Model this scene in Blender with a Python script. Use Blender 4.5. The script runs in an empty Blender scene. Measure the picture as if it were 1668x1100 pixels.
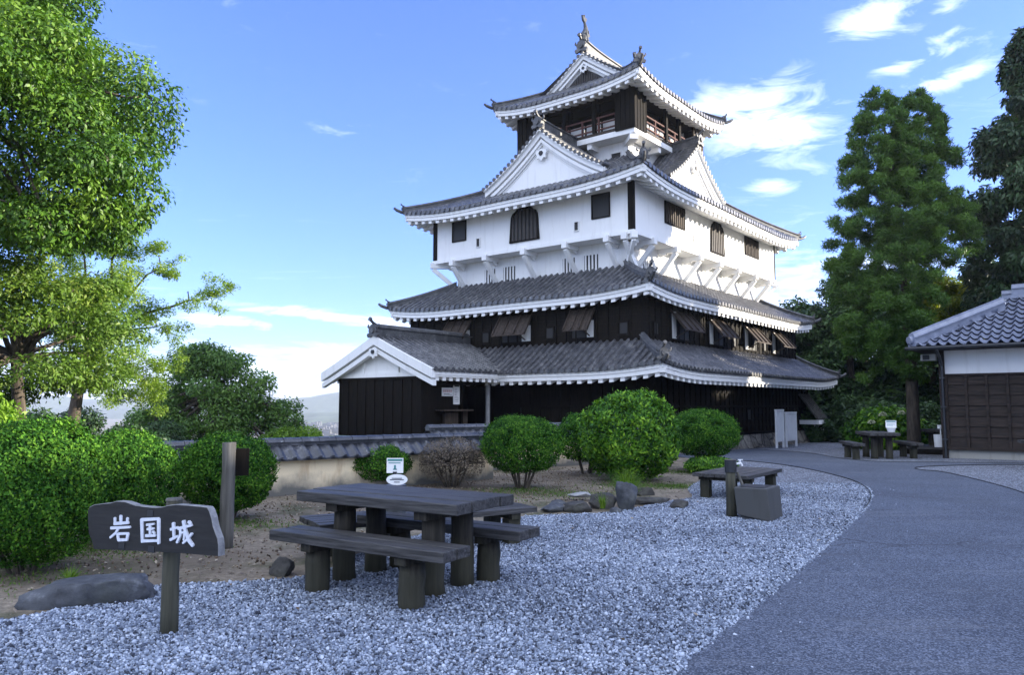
import bpy, math, random
import numpy as np
from mathutils import Vector, Matrix, noise

R = math.radians
scene = bpy.context.scene
col = scene.collection

# ------------------------------------------------------------------ camera, sky, sun, exposure
cam_d = bpy.data.cameras.new('camera'); cam = bpy.data.objects.new('camera', cam_d); col.objects.link(cam)
cam.location = (0, 0, 1.6); cam.rotation_euler = (R(90 + 5.08), 0, 0)
cam_d.sensor_width = 36; cam_d.lens = 36 * 1248 / 1668; cam_d.clip_end = 20000
scene.camera = cam
SUN_AZ, SUN_EL = R(89.5), R(11)          # azimuth clockwise from +Y (the view), elevation
sun_dir = Vector((math.sin(SUN_AZ) * math.cos(SUN_EL), math.cos(SUN_AZ) * math.cos(SUN_EL), math.sin(SUN_EL)))
sd = bpy.data.lights.new('sun', 'SUN'); sun = bpy.data.objects.new('sun', sd); col.objects.link(sun)
sd.energy = 4.6; sd.angle = R(0.5); sd.color = (1.0, 0.90, 0.74)
sun.rotation_euler = sun_dir.to_track_quat('Z', 'Y').to_euler()
scene.view_settings.view_transform = 'Standard'; scene.view_settings.look = 'None'
scene.view_settings.exposure = 1.88; scene.view_settings.gamma = 1
try: scene.cycles.max_bounces = 6; scene.cycles.transparent_max_bounces = 8
except Exception: pass

world = bpy.data.worlds.new('World'); scene.world = world; world.use_nodes = True
nt = world.node_tree; nt.nodes.clear()
def N(t, **kw):
    n = nt.nodes.new(t)
    for k, v in kw.items(): setattr(n, k, v)
    return n
def L(a, b): nt.links.new(a, b)
def M(op, a, b=None, c=None, clamp=False):
    n = nt.nodes.new('ShaderNodeMath'); n.operation = op; n.use_clamp = clamp
    for i, v in enumerate((a, b, c)):
        if v is None: continue
        if isinstance(v, (int, float)): n.inputs[i].default_value = v
        else: nt.links.new(v, n.inputs[i])
    return n.outputs[0]
w_out = N('ShaderNodeOutputWorld'); w_bg = N('ShaderNodeBackground'); L(w_bg.outputs[0], w_out.inputs[0])
sky = N('ShaderNodeTexSky', sky_type='NISHITA', sun_disc=False, sun_elevation=SUN_EL, sun_rotation=SUN_AZ,
        altitude=200, air_density=1.0, dust_density=0.35, ozone_density=2.5)
SKY_STRENGTH = 0.13
w_bg.inputs[1].default_value = SKY_STRENGTH
tc = N('ShaderNodeTexCoord'); sep = N('ShaderNodeSeparateXYZ'); L(tc.outputs['Generated'], sep.inputs[0])
dx, dy, dz = sep.outputs
az = M('ARCTAN2', dx, dy); el = M('ARCSINE', dz)
# cloud noise on a plane high above (wispy cirrus, drawn out along the wind)
zc = M('MAXIMUM', dz, 0.03)
comb = N('ShaderNodeCombineXYZ'); L(M('DIVIDE', dx, zc), comb.inputs[0]); L(M('DIVIDE', dy, zc), comb.inputs[1])
mp = N('ShaderNodeMapping'); mp.inputs['Rotation'].default_value = (0, 0, R(-20)); mp.inputs['Scale'].default_value = (0.75, 2.0, 1)
L(comb.outputs[0], mp.inputs[0])
nz = N('ShaderNodeTexNoise'); nz.inputs['Scale'].default_value = 1.1; nz.inputs['Detail'].default_value = 9; nz.inputs['Roughness'].default_value = 0.62; nz.inputs['Distortion'].default_value = 0.6
L(mp.outputs[0], nz.inputs['Vector'])
comb2 = N('ShaderNodeCombineXYZ'); L(az, comb2.inputs[0]); L(M('MULTIPLY', el, 3.0), comb2.inputs[1])
nz2 = N('ShaderNodeTexNoise'); nz2.inputs['Scale'].default_value = 11.0; nz2.inputs['Detail'].default_value = 9; nz2.inputs['Roughness'].default_value = 0.62; nz2.inputs['Distortion'].default_value = 0.8
L(comb2.outputs[0], nz2.inputs['Vector'])
# single clouds and added fill-light banks: (azimuth, elevation, half width, half height, slope, amount), degrees
CLOUDS_AND_FILL = [(18.3, 19.6, 5.9, 2.4, -0.08, 1.05), (14.6, 20.5, 2.8, 1.8, 0.0, .9), (19.1, 15.4, 2.0, 0.75, 0.0, .95), (26.5, 25.2, 3.1, 1.2, 0.12, 1.1), (30.7, 25.1, 1.6, 0.6, 0.1, .95),
          (29.0, 22.3, 3.0, 0.5, 0.16, .9), (30.7, 20.7, 2.8, 0.6, 0.14, .95), (30.8, 23.4, 1.3, 0.4, 0.2, .8), (20.5, 22.3, 4.2, 0.9, 0.25, .62), (22, 16.5, 4, .8, -.1, .5),
          (-15.0, 6.6, 7.2, 0.5, -0.10, 1.05), (-9.8, 6.0, 3.4, 0.5, -0.1, .9), (-20.1, 5.8, 3.2, 0.5, -.05, .95), (-19.2, 2.8, 9.5, 1.5, 0, .9), (-13.5, 3.3, 4.6, 1.3, 0, 1.0), (-34, 3.4, 10, 2.4, 0, .9),
          (-13.6, 19.7, 4.0, 0.6, .10, .36), (-17.9, 17.2, 3.0, 0.45, .0, .34), (-16.2, 15.4, 2.8, 0.35, -.1, .36), (-20.4, 27.0, 5.0, 0.8, .05, .32), (-9.1, 19.0, 2.5, 0.35, -.1, .32),
          (23, 7.5, 8, 4.6, 0, .75), (75, 12, 30, 8, 0, .5), (150, 34, 66, 26, 0, 1.7), (-125, 34, 50, 24, 0, 1.8), (0, 82, 400, 22, 0, 1.4)]  # last three: unseen cloud banks added to brighten shaded walls and ground
tot = None
for a0, e0, sa, se, k, amt in CLOUDS_AND_FILL:
    da = M('SUBTRACT', az, R(a0)); de = M('SUBTRACT', M('SUBTRACT', el, R(e0)), M('MULTIPLY', da, k))
    q = M('ADD', M('POWER', M('ABSOLUTE', M('DIVIDE', da, R(sa * 1.2))), 2.0), M('POWER', M('ABSOLUTE', M('DIVIDE', de, R(se * 1.25))), 2.0))
    g = M('MULTIPLY', M('EXPONENT', M('MULTIPLY', q, -1.0)), amt)
    tot = g if tot is None else M('MAXIMUM', tot, g)
fine = M('ADD', M('MULTIPLY', M('SUBTRACT', M('ADD', M('MULTIPLY', nz2.outputs[0], .7), M('MULTIPLY', nz.outputs[0], .3)), .5), 2.4), .5)
dens = M('MULTIPLY', M('SUBTRACT', M('ADD', M('MULTIPLY', tot, .56), fine), 0.74), 1.7, clamp=True)
dens = M('MULTIPLY', dens, M('ADD', M('MULTIPLY', tot, .9), .1, clamp=True), clamp=True)
wisp = M('MULTIPLY', M('SUBTRACT', nz.outputs[0], 0.60), 0.9, clamp=True)
dens = M('MAXIMUM', dens, wisp)
hs = N('ShaderNodeHueSaturation'); hs.inputs['Saturation'].default_value = 1.0; hs.inputs['Value'].default_value = 1.0
L(sky.outputs[0], hs.inputs['Color'])
tint = N('ShaderNodeMix', data_type='RGBA', blend_type='MULTIPLY'); tint.inputs[0].default_value = 1.0
L(hs.outputs[0], tint.inputs[6]); tint.inputs[7].default_value = (.49, .585, 1.10, 1)
mx = N('ShaderNodeMix', data_type='RGBA'); L(M('MULTIPLY', dens, .95), mx.inputs[0]); L(tint.outputs[2], mx.inputs[6]); mx.inputs[7].default_value = (5.2, 5.7, 6.7, 1)
L(mx.outputs[2], w_bg.inputs[0])

# ------------------------------------------------------------------ helpers
class MB:
    def __init__(s): s.v = []; s.f = []; s.m = []
    def quad_strip(s, ringA, ringB, closed=True, mi=0):
        n = len(ringA)
        for i in range(n if closed else n - 1):
            j = (i + 1) % n
            s.f.append((ringA[i], ringA[j], ringB[j], ringB[i])); s.m.append(mi)
    def add(s, pts):
        i = len(s.v); s.v.extend([tuple(map(float, p)) for p in pts]); return list(range(i, i + len(pts)))
    def face(s, pts, mi=0): s.f.append(tuple(s.add(pts))); s.m.append(mi)
    def hexa(s, p, mi=0):   # 8 points: 0-3 bottom, 4-7 top
        b = s.add(p)
        for q in ((3, 2, 1, 0), (4, 5, 6, 7), (0, 1, 5, 4), (1, 2, 6, 5), (2, 3, 7, 6), (3, 0, 4, 7)):
            s.f.append(tuple(b[i] for i in q)); s.m.append(mi)
    def box(s, x0, x1, y0, y1, z0, z1, mi=0):
        s.hexa([(x0, y0, z0), (x1, y0, z0), (x1, y1, z0), (x0, y1, z0), (x0, y0, z1), (x1, y0, z1), (x1, y1, z1), (x0, y1, z1)], mi)
    def beam(s, p, q, w, h, up=(0, 0, 1), mi=0):   # bar from p to q, width w, height h centred
        p, q = Vector(p), Vector(q); d = (q - p).normalized(); u = Vector(up); sd_ = d.cross(u).normalized(); u = sd_.cross(d).normalized()
        a, b = sd_ * w / 2, u * h / 2
        s.hexa([p - a - b, q - a - b, q + a - b, p + a - b, p - a + b, q - a + b, q + a + b, p + a + b], mi)
    def tube(s, pts, rad, n=8, cap=True, mi=0, twist=None):
        pts = [Vector(p) for p in pts]; rings = []
        if isinstance(rad, (int, float)): rad = [rad] * len(pts)
        ref = Vector((0.3, 0.2, 1)).normalized(); pd = None
        for i, p in enumerate(pts):
            d = (pts[min(i + 1, len(pts) - 1)] - pts[max(i - 1, 0)])
            d = d.normalized() if d.length > 1e-9 else Vector((0, 0, 1))
            if pd is None:
                a = d.cross(ref)
                if a.length < 1e-3: a = d.cross(Vector((1, 0, 0)))
                a.normalize()
            else:
                a = (a - d * a.dot(d)).normalized()
            b = d.cross(a); pd = d
            rings.append(s.add([p + (a * math.cos(2 * math.pi * k / n) + b * math.sin(2 * math.pi * k / n)) * rad[i] for k in range(n)]))
        for r0, r1 in zip(rings, rings[1:]): s.quad_strip(r0, r1, True, mi)
        if cap:
            s.f.append(tuple(rings[0][::-1])); s.m.append(mi); s.f.append(tuple(rings[-1])); s.m.append(mi)
    def prism(s, outline, P, mi=0):   # outline list of 2D; P(a,b,k) -> 3D, k = 0 / 1
        n = len(outline); A_ = s.add([P(a, b, 0) for a, b in outline]); B_ = s.add([P(a, b, 1) for a, b in outline])
        s.f.append(tuple(A_[::-1])); s.m.append(mi); s.f.append(tuple(B_)); s.m.append(mi)
        s.quad_strip(A_, B_, True, mi)
    def build(s, name, mat, parent=None, smooth=False, bevel=0):
        me = bpy.data.meshes.new(name)
        me.from_pydata(s.v, [], s.f)
        for m_ in (mat if isinstance(mat, (list, tuple)) else [mat]): me.materials.append(m_)
        if any(s.m): me.polygons.foreach_set('material_index', s.m)
        if smooth: me.polygons.foreach_set('use_smooth', [True] * len(s.f))
        import bmesh
        bm = bmesh.new(); bm.from_mesh(me); bmesh.ops.recalc_face_normals(bm, faces=bm.faces); bm.to_mesh(me); bm.free()
        me.update()
        o = bpy.data.objects.new(name, me); col.objects.link(o)
        if parent: o.parent = parent
        if bevel:
            b = o.modifiers.new('bevel', 'BEVEL'); b.width = bevel; b.segments = 2; b.limit_method = 'ANGLE'
        return o

def np_mesh(name, V, F, mat, parent=None, var=None, smooth=False):
    me = bpy.data.meshes.new(name); nv, nf = len(V), len(F); k = F.shape[1]
    me.vertices.add(nv); me.vertices.foreach_set('co', np.ascontiguousarray(V, np.float32).ravel())
    me.loops.add(nf * k); me.loops.foreach_set('vertex_index', np.ascontiguousarray(F, np.int32).ravel())
    me.polygons.add(nf); me.polygons.foreach_set('loop_start', np.arange(0, nf * k, k, dtype=np.int32))
    if smooth: me.polygons.foreach_set('use_smooth', np.ones(nf, bool))
    me.update(calc_edges=True)
    if var is not None:
        at = me.attributes.new('var', 'FLOAT', 'FACE'); at.data.foreach_set('value', np.ascontiguousarray(var, np.float32))
    for m_ in (mat if isinstance(mat, (list, tuple)) else [mat]): me.materials.append(m_)
    o = bpy.data.objects.new(name, me); col.objects.link(o)
    if parent: o.parent = parent
    return o

def tag(o, label=None, cat=None, group=None, kind=None):
    if label: o['label'] = label
    if cat: o['category'] = cat
    if group: o['group'] = group
    if kind: o['kind'] = kind
    return o
def thing(name, loc, rz, label, cat, group=None):
    o = bpy.data.objects.new(name, None); col.objects.link(o); o.location = loc; o.rotation_euler = (0, 0, rz); o.empty_display_size = .2
    return tag(o, label, cat, group)
def copy_thing(root, loc, rz, label, group=None, scale=None):
    c = root.copy(); col.objects.link(c); c.location = loc; c.rotation_euler = (0, 0, rz); c['label'] = label
    if group: c['group'] = group
    if scale: c.scale = scale
    for ch in list(root.children):
        d = ch.copy(); col.objects.link(d); d.parent = c
        for g_ in list(ch.children):
            e = g_.copy(); col.objects.link(e); e.parent = d
    return c

# ------------------------------------------------------------------ materials
def mat(name, build):
    m = bpy.data.materials.new(name); m.use_nodes = True; t = m.node_tree; t.nodes.clear()
    out = t.nodes.new('ShaderNodeOutputMaterial'); p = t.nodes.new('ShaderNodeBsdfPrincipled'); t.links.new(p.outputs[0], out.inputs[0])
    build(t, p, out); return m
def nd(t, typ, **kw):
    n = t.nodes.new(typ)
    for k, v in kw.items():
        if k in n.inputs.keys(): n.inputs[k].default_value = v
        else: setattr(n, k, v)
    return n
def objco(t, scale=(1, 1, 1), rot=(0, 0, 0)):
    c = t.nodes.new('ShaderNodeTexCoord'); m = t.nodes.new('ShaderNodeMapping'); t.links.new(c.outputs['Object'], m.inputs[0])
    m.inputs['Scale'].default_value = scale; m.inputs['Rotation'].default_value = rot; return m.outputs[0]
def noise_(t, vec, scale, detail=5, rough=.6):
    n = nd(t, 'ShaderNodeTexNoise', Scale=scale, Detail=detail, Roughness=rough); t.links.new(vec, n.inputs['Vector']); return n.outputs[0]
def ramp(t, fac, stops):
    r = t.nodes.new('ShaderNodeValToRGB'); t.links.new(fac, r.inputs[0]); e = r.color_ramp.elements
    while len(e) < len(stops): e.new(.5)
    for i, (p, c) in enumerate(stops): e[i].position = p; e[i].color = (*c, 1) if len(c) == 3 else c
    return r.outputs[0]
def mixc(t, fac, a, b, blend='MIX'):
    n = t.nodes.new('ShaderNodeMix'); n.data_type = 'RGBA'; n.blend_type = blend
    for s_, v in ((0, fac), (6, a), (7, b)):
        if isinstance(v, (int, float)): n.inputs[s_].default_value = v
        elif isinstance(v, tuple): n.inputs[s_].default_value = (*v, 1)
        else: t.links.new(v, n.inputs[s_])
    return n.outputs[2]
def bump(t, p, h, strength=.4, dist=.02):
    b = nd(t, 'ShaderNodeBump', Strength=strength, Distance=dist); t.links.new(h, b.inputs['Height']); t.links.new(b.outputs[0], p.inputs['Normal'])

def simple(name, c, rough=.7, var=.15, scale=6, sv=(1, 1, 1), bmp=0, spec=.5, metal=0):
    def f(t, p, o):
        v = objco(t, sv); n = noise_(t, v, scale)
        c2 = tuple(max(0, x * (1 - var * 1.6)) for x in c); c3 = tuple(min(1, x * (1 + var)) for x in c)
        t.links.new(ramp(t, n, [(.3, c2), (.7, c3)]), p.inputs['Base Color']); p.inputs['Roughness'].default_value = rough
        p.inputs['Specular IOR Level'].default_value = spec; p.inputs['Metallic'].default_value = metal
        if bmp: bump(t, p, n, bmp)
    return mat(name, f)

def plaster_f(base, stain, amt):
    def f(t, p, o):
        v = objco(t); n1 = noise_(t, v, .7, 6); n2 = noise_(t, objco(t, (3, 3, .35)), 1.6, 6, .65)
        m1 = ramp(t, n2, [(.52, (0, 0, 0)), (.75, (1, 1, 1))])
        n3 = noise_(t, v, 14, 3); c = mixc(t, .06, base, ramp(t, n1, [(.3, (0.4, .4, .4)), (.7, (1, 1, 1))]), 'MULTIPLY')
        fm = t.nodes.new('ShaderNodeMath'); fm.operation = 'MULTIPLY'; fm.inputs[1].default_value = amt; t.links.new(m1, fm.inputs[0])
        t.links.new(mixc(t, fm.outputs[0], c, stain), p.inputs['Base Color']); p.inputs['Roughness'].default_value = .85
        bump(t, p, n3, .12, .01)
    return f
plaster = mat('white_plaster', plaster_f((.80, .80, .79), (.50, .49, .45), .38))
cream = None
def cream_f(t, p, o):
    v = objco(t); n2 = noise_(t, objco(t, (2.5, 2.5, .5)), 1.8, 6, .65); n1 = noise_(t, v, 2.2, 6)
    sep_ = t.nodes.new('ShaderNodeSeparateXYZ'); t.links.new(objco(t), sep_.inputs[0])
    c = mixc(t, ramp(t, n2, [(.5, (0, 0, 0)), (.72, (1, 1, 1))]), (.84, .70, .47), (.58, .42, .24))
    hz = nd(t, 'ShaderNodeMath', operation='MULTIPLY_ADD'); t.links.new(n1, hz.inputs[0]); hz.inputs[1].default_value = .55; t.links.new(sep_.outputs[2], hz.inputs[2])
    low = ramp(t, hz.outputs[0], [(.34, (1, 1, 1)), (.66, (0, 0, 0))])     # darker towards the foot of the wall, with a noisy edge
    c = mixc(t, low, c, (.13, .125, .11)); t.links.new(c, p.inputs['Base Color']); p.inputs['Roughness'].default_value = .9; bump(t, p, n1, .2)
cream = mat('cream_plaster', cream_f)
def wood_f(a, b, sv=(9, 9, .8), rough=.75, sc=2.2, bs=.35, spec=.3):
    def f(t, p, o):
        n = noise_(t, objco(t, sv), sc, 7, .65); n2 = noise_(t, objco(t), .9, 3)
        c = ramp(t, n, [(.32, a), (.68, b)]); c = mixc(t, .5, c, ramp(t, n2, [(.3, (.45, .45, .45)), (.7, (1, 1, 1))]), 'MULTIPLY')
        t.links.new(c, p.inputs['Base Color']); p.inputs['Roughness'].default_value = rough; p.inputs['Specular IOR Level'].default_value = spec; bump(t, p, n, bs, .01)
    return f
black_wood = mat('charred_black_wood', wood_f((.0035, .003, .0026), (.015, .0115, .0085), spec=.1))
brown_wood = mat('weathered_brown_wood', wood_f((.016, .012, .010), (.082, .060, .044)))
house_wood = mat('dark_house_boards', wood_f((.007, .005, .004), (.045, .030, .022), (1, 9, 9)))
table_wood = mat('grey_weathered_planks', wood_f((.010, .0095, .009), (.100, .096, .094), (1.0, 16, 16), .55, 2.6, .7))
def log_f(t, p, o):
    wood_f((.005, .0046, .004), (.060, .052, .040), (9, 9, .6), .8, 2.4, .8)(t, p, o)
    src = p.inputs['Base Color'].links[0].from_socket; sp = t.nodes.new('ShaderNodeSeparateXYZ'); t.links.new(objco(t), sp.inputs[0])
    n = noise_(t, objco(t, (3, 3, 1.2)), 3.0, 6, .7); h = nd(t, 'ShaderNodeMath', operation='MULTIPLY_ADD'); t.links.new(n, h.inputs[0]); h.inputs[1].default_value = -.6; t.links.new(sp.outputs[2], h.inputs[2])
    c = mixc(t, ramp(t, h.outputs[0], [(.0, (.5, .5, .5)), (.12, (0, 0, 0))]), src, (.046, .046, .028)); t.links.new(c, p.inputs['Base Color'])   # moss creeping up from the ground
log_wood = mat('mossy_dark_logs', log_f)
post_wood = mat('grey_post_wood', wood_f((.05, .048, .043), (.16, .152, .135), (10, 10, .6), .8, 2.0, .5))
olive_wood = mat('olive_post_wood', wood_f((.03, .03, .021), (.095, .092, .065), (10, 10, .6), .8, 2.0, .4))
red_wood = mat('red_brown_rail', wood_f((.05, .018, .014), (.13, .055, .045)))
bark = mat('tree_bark', wood_f((.03, .025, .02), (.13, .105, .08), (5, 5, 1), .9, 2.5, .9))
sign_wood = mat('dark_sign_wood', wood_f((.012, .0115, .011), (.028, .0265, .025), (1, 8, 9), .6, 3, .25))
edge_wood = mat('pale_sign_edge', wood_f((.14, .14, .14), (.32, .32, .32), (6, 6, 6), .7))
def tile_f(c0, c1, c2, rough):
    def f(t, p, o):
        v = objco(t); n = noise_(t, v, 3.4, 6, .7); n2 = noise_(t, v, .55, 5, .6); n3 = noise_(t, v, 11, 3, .6)
        c = ramp(t, n, [(.32, c0), (.52, c1), (.72, c2)])
        c = mixc(t, .45, c, ramp(t, n2, [(.35, (.5, .5, .52)), (.65, (1, 1, 1))]), 'MULTIPLY')
        c = mixc(t, ramp(t, n3, [(.62, (0, 0, 0)), (.74, (.55, .55, .55))]), c, (.36, .36, .34))
        t.links.new(c, p.inputs['Base Color']); p.inputs['Roughness'].default_value = rough; p.inputs['Specular IOR Level'].default_value = .6
        bump(t, p, n3, .25, .01)
    return f
tile = mat('grey_roof_tile', tile_f((.028, .029, .033), (.080, .081, .088), (.21, .205, .20), .36))
tile_edge = mat('dark_ridge_tile', tile_f((.03, .031, .034), (.065, .066, .07), (.15, .15, .15), .55))
pantile = mat('silver_blue_pantile', tile_f((.15, .17, .235), (.215, .24, .32), (.30, .325, .41), .28))
wall_tile = mat('garden_wall_tile', tile_f((.02, .022, .027), (.05, .053, .062), (.14, .14, .15), .32))
window_black = simple('window_dark', (.005, .005, .005), .6, .2)
lattice_m = simple('window_bars_wood', (.035, .028, .024), .7, .3)
concrete = mat('old_concrete', plaster_f((.062, .063, .062), (.03, .03, .026), .6))
footing = mat('house_footing', plaster_f((.30, .29, .26), (.14, .13, .11), .6))
white_paint = simple('white_paint', (.74, .75, .76), .5, .06)
grey_metal = simple('grey_metal', (.10, .105, .11), .4, .15, metal=.4)
dark_metal = simple('dark_pipe', (.02, .022, .026), .35, .2)
paper = simple('white_paper', (.80, .80, .78), .7, .03)
red_ink = simple('red_ink', (.45, .06, .06), .7, .05)
ink = simple('dark_ink', (.04, .045, .06), .7, .05)
teal_ink = simple('teal_ink', (.05, .22, .22), .7, .05)
copper = simple('verdigris_flashing', (.25, .33, .29), .7, .2)
letter = simple('pale_letter_paint', (.62, .65, .72), .6, .08, 30)
shoji = simple('pale_screen_paper', (.62, .62, .60), .8, .05)
def rock_f(a, b, c):
    def f(t, p, o):
        v = objco(t); n = noise_(t, v, 5, 8, .65); n2 = noise_(t, v, 1.6, 4); n3 = noise_(t, v, 25, 4)
        cc = ramp(t, n, [(.3, a), (.6, b), (.8, c)]); cc = mixc(t, ramp(t, n2, [(.55, (0, 0, 0)), (.75, (.6, .6, .6))]), cc, (.07, .075, .045))
        t.links.new(cc, p.inputs['Base Color']); p.inputs['Roughness'].default_value = .8; bump(t, p, n3, .5, .02)
    return f
rock_grey = mat('grey_rock', rock_f((.022, .024, .029), (.075, .080, .090), (.25, .26, .28)))
rock_dark = mat('dark_rock', rock_f((.022, .021, .02), (.06, .056, .05), (.16, .15, .135)))
rock_pale = mat('pale_rock', rock_f((.18, .18, .18), (.34, .34, .34), (.55, .55, .55)))
def stone_tone(t, vo):
    sp = t.nodes.new('ShaderNodeSeparateColor'); t.links.new(vo.outputs['Color'], sp.inputs[0]); return ramp(t, sp.outputs[0], [(0, (.15, .15, .15)), (1, (.9, .88, .85))])
def stonebase_f(t, p, o):
    v = objco(t); vo = nd(t, 'ShaderNodeTexVoronoi', Scale=1.5); t.links.new(v, vo.inputs['Vector'])
    ve = nd(t, 'ShaderNodeTexVoronoi', feature='DISTANCE_TO_EDGE', Scale=1.5); t.links.new(v, ve.inputs['Vector'])
    n = noise_(t, v, 6, 6)
    c = mixc(t, .6, ramp(t, n, [(.3, (.08, .075, .065)), (.7, (.27, .25, .22))]), stone_tone(t, vo), 'SOFT_LIGHT')
    c = mixc(t, ramp(t, ve.outputs['Distance'], [(.0, (1, 1, 1)), (.07, (0, 0, 0))]), c, (.02, .02, .018))
    t.links.new(c, p.inputs['Base Color']); p.inputs['Roughness'].default_value = .9
    bump(t, p, ramp(t, ve.outputs['Distance'], [(0, (0, 0, 0)), (.2, (1, 1, 1))]), .8, .06)
stone_base_m = mat('stone_footing', stonebase_f)

def leaf_m(name, cols, trans=.3, rough=.5, spec=.35):
    def f(t, p, o):
        a = nd(t, 'ShaderNodeAttribute', attribute_name='var')
        n = len(cols); c = ramp(t, a.outputs['Fac'], [(.08 + .84 * i / (n - 1), cc) for i, cc in enumerate(cols)])
        t.links.new(c, p.inputs['Base Color']); p.inputs['Roughness'].default_value = rough; p.inputs['Specular IOR Level'].default_value = spec
        tr = t.nodes.new('ShaderNodeBsdfTranslucent'); mx_ = t.nodes.new('ShaderNodeMixShader'); mx_.inputs[0].default_value = trans
        t.links.new(mixc(t, 1.0, c, (1.0, 1.15, .55), 'MULTIPLY'), tr.inputs[0])
        t.links.new(p.outputs[0], mx_.inputs[1]); t.links.new(tr.outputs[0], mx_.inputs[2]); t.links.new(mx_.outputs[0], o.inputs[0])
    return mat(name, f)
LF_BROAD = leaf_m('leaf_broad_green', [(.022, .062, .006), (.050, .125, .010), (.085, .18, .014), (.14, .235, .028)], .25)
LF_YELLOW = leaf_m('leaf_yellow_green', [(.045, .09, .012), (.09, .17, .02), (.13, .23, .03), (.18, .25, .04)], .38)
LF_FEATHER = leaf_m('leaf_feathery', [(.11, .18, .02), (.21, .32, .04), (.32, .43, .07)], .5)
LF_DARK = leaf_m('leaf_dark_evergreen', [(.018, .042, .012), (.036, .080, .020), (.065, .125, .030)], .2)
LF_EVERGREEN = leaf_m('leaf_evergreen_soft', [(.045, .10, .02), (.09, .185, .034), (.15, .26, .05)], .35)
LF_CEDAR = leaf_m('leaf_cedar', [(.038, .088, .014), (.075, .16, .022), (.13, .24, .036)], .35)
LF_HINOKI = leaf_m('leaf_hinoki', [(.014, .034, .014), (.026, .060, .020), (.045, .090, .030)], .15)
LF_MAPLE = leaf_m('leaf_maple_gold', [(.10, .14, .012), (.24, .27, .02), (.42, .38, .03)], .45)
LF_BUSH = leaf_m('leaf_bush', [(.006, .030, .005), (.022, .082, .008), (.056, .160, .014), (.14, .28, .026)], .2, .65, .12)
LF_BUSH2 = leaf_m('leaf_camellia', [(.010, .042, .005), (.036, .12, .009), (.10, .24, .015), (.24, .42, .03)], .2, .5, .2)
LF_LIME = leaf_m('leaf_lime', [(.08, .16, .012), (.15, .27, .02), (.22, .36, .035)], .4)
LF_TWIG = leaf_m('leaf_withered', [(.07, .055, .040), (.14, .11, .078), (.22, .17, .12)], .1)
LF_GRASS = leaf_m('leaf_grass', [(.06, .13, .012), (.12, .22, .018), (.20, .31, .03)], .35)
LF_LITTER = leaf_m('leaf_litter', [(.06, .04, .025), (.16, .11, .07), (.35, .30, .22)], .05)
GRAVEL = leaf_m('gravel_stone', [(.03, .036, .052), (.15, .18, .24), (.29, .335, .41), (.50, .55, .64)], 0, .75, .3)  # grey stone with the sky's blue cast in its base colour

# ------------------------------------------------------------------ ground
def smooth(t): t = min(max(t, 0), 1); return t * t * (3 - 2 * t)
def gz(x, y):
    D = max(-8.5 - x - max(0, 14 - y) * 1.2, y - 60, x - 62, -y - 45, 0)
    return -.2 * smooth((y - 20) / 16) - 40 * (1 - math.exp(-D / 55))
def dirt_f(t, p, o):
    v = objco(t); n = noise_(t, v, 1.1, 8, .65); n2 = noise_(t, v, 14, 6, .7); n3 = noise_(t, v, .45, 4); n4 = noise_(t, v, 60, 3, .6)
    c = ramp(t, n2, [(.3, (.11, .085, .058)), (.55, (.25, .205, .148)), (.75, (.40, .34, .26))])
    c = mixc(t, ramp(t, n, [(.48, (0, 0, 0)), (.62, (.85, .85, .85))]), c, (.055, .062, .022))
    c = mixc(t, ramp(t, n3, [(.45, (0, 0, 0)), (.6, (.7, .7, .7))]), c, (.11, .085, .06))
    t.links.new(c, p.inputs['Base Color']); p.inputs['Roughness'].default_value = .95; bump(t, p, n4, .7, .02)
dirt = mat('bare_dirt', dirt_f)
def axis(lo, hi, step, far):
    a = list(np.arange(lo, hi + .01, step)); s = step; x = hi
    while x < far: s *= 1.35; x += s; a.append(x)
    s = step; x = lo
    while x > -far: s *= 1.35; x -= s; a.insert(0, x)
    return a
xs, ys = axis(-16, 40, 1.0, 9000), axis(-10, 64, 1.0, 9000)
GV = np.array([(x, y, gz(x, y)) for y in ys for x in xs]); nx = len(xs)
GF = np.array([(j * nx + i, j * nx + i + 1, (j + 1) * nx + i + 1, (j + 1) * nx + i) for j in range(len(ys) - 1) for i in range(nx - 1)])
def groundmat_f(t, p, o):
    dirt_f(t, p, o)
ground = np_mesh('ground', GV, GF, dirt, smooth=True); tag(ground, kind='structure')

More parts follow.
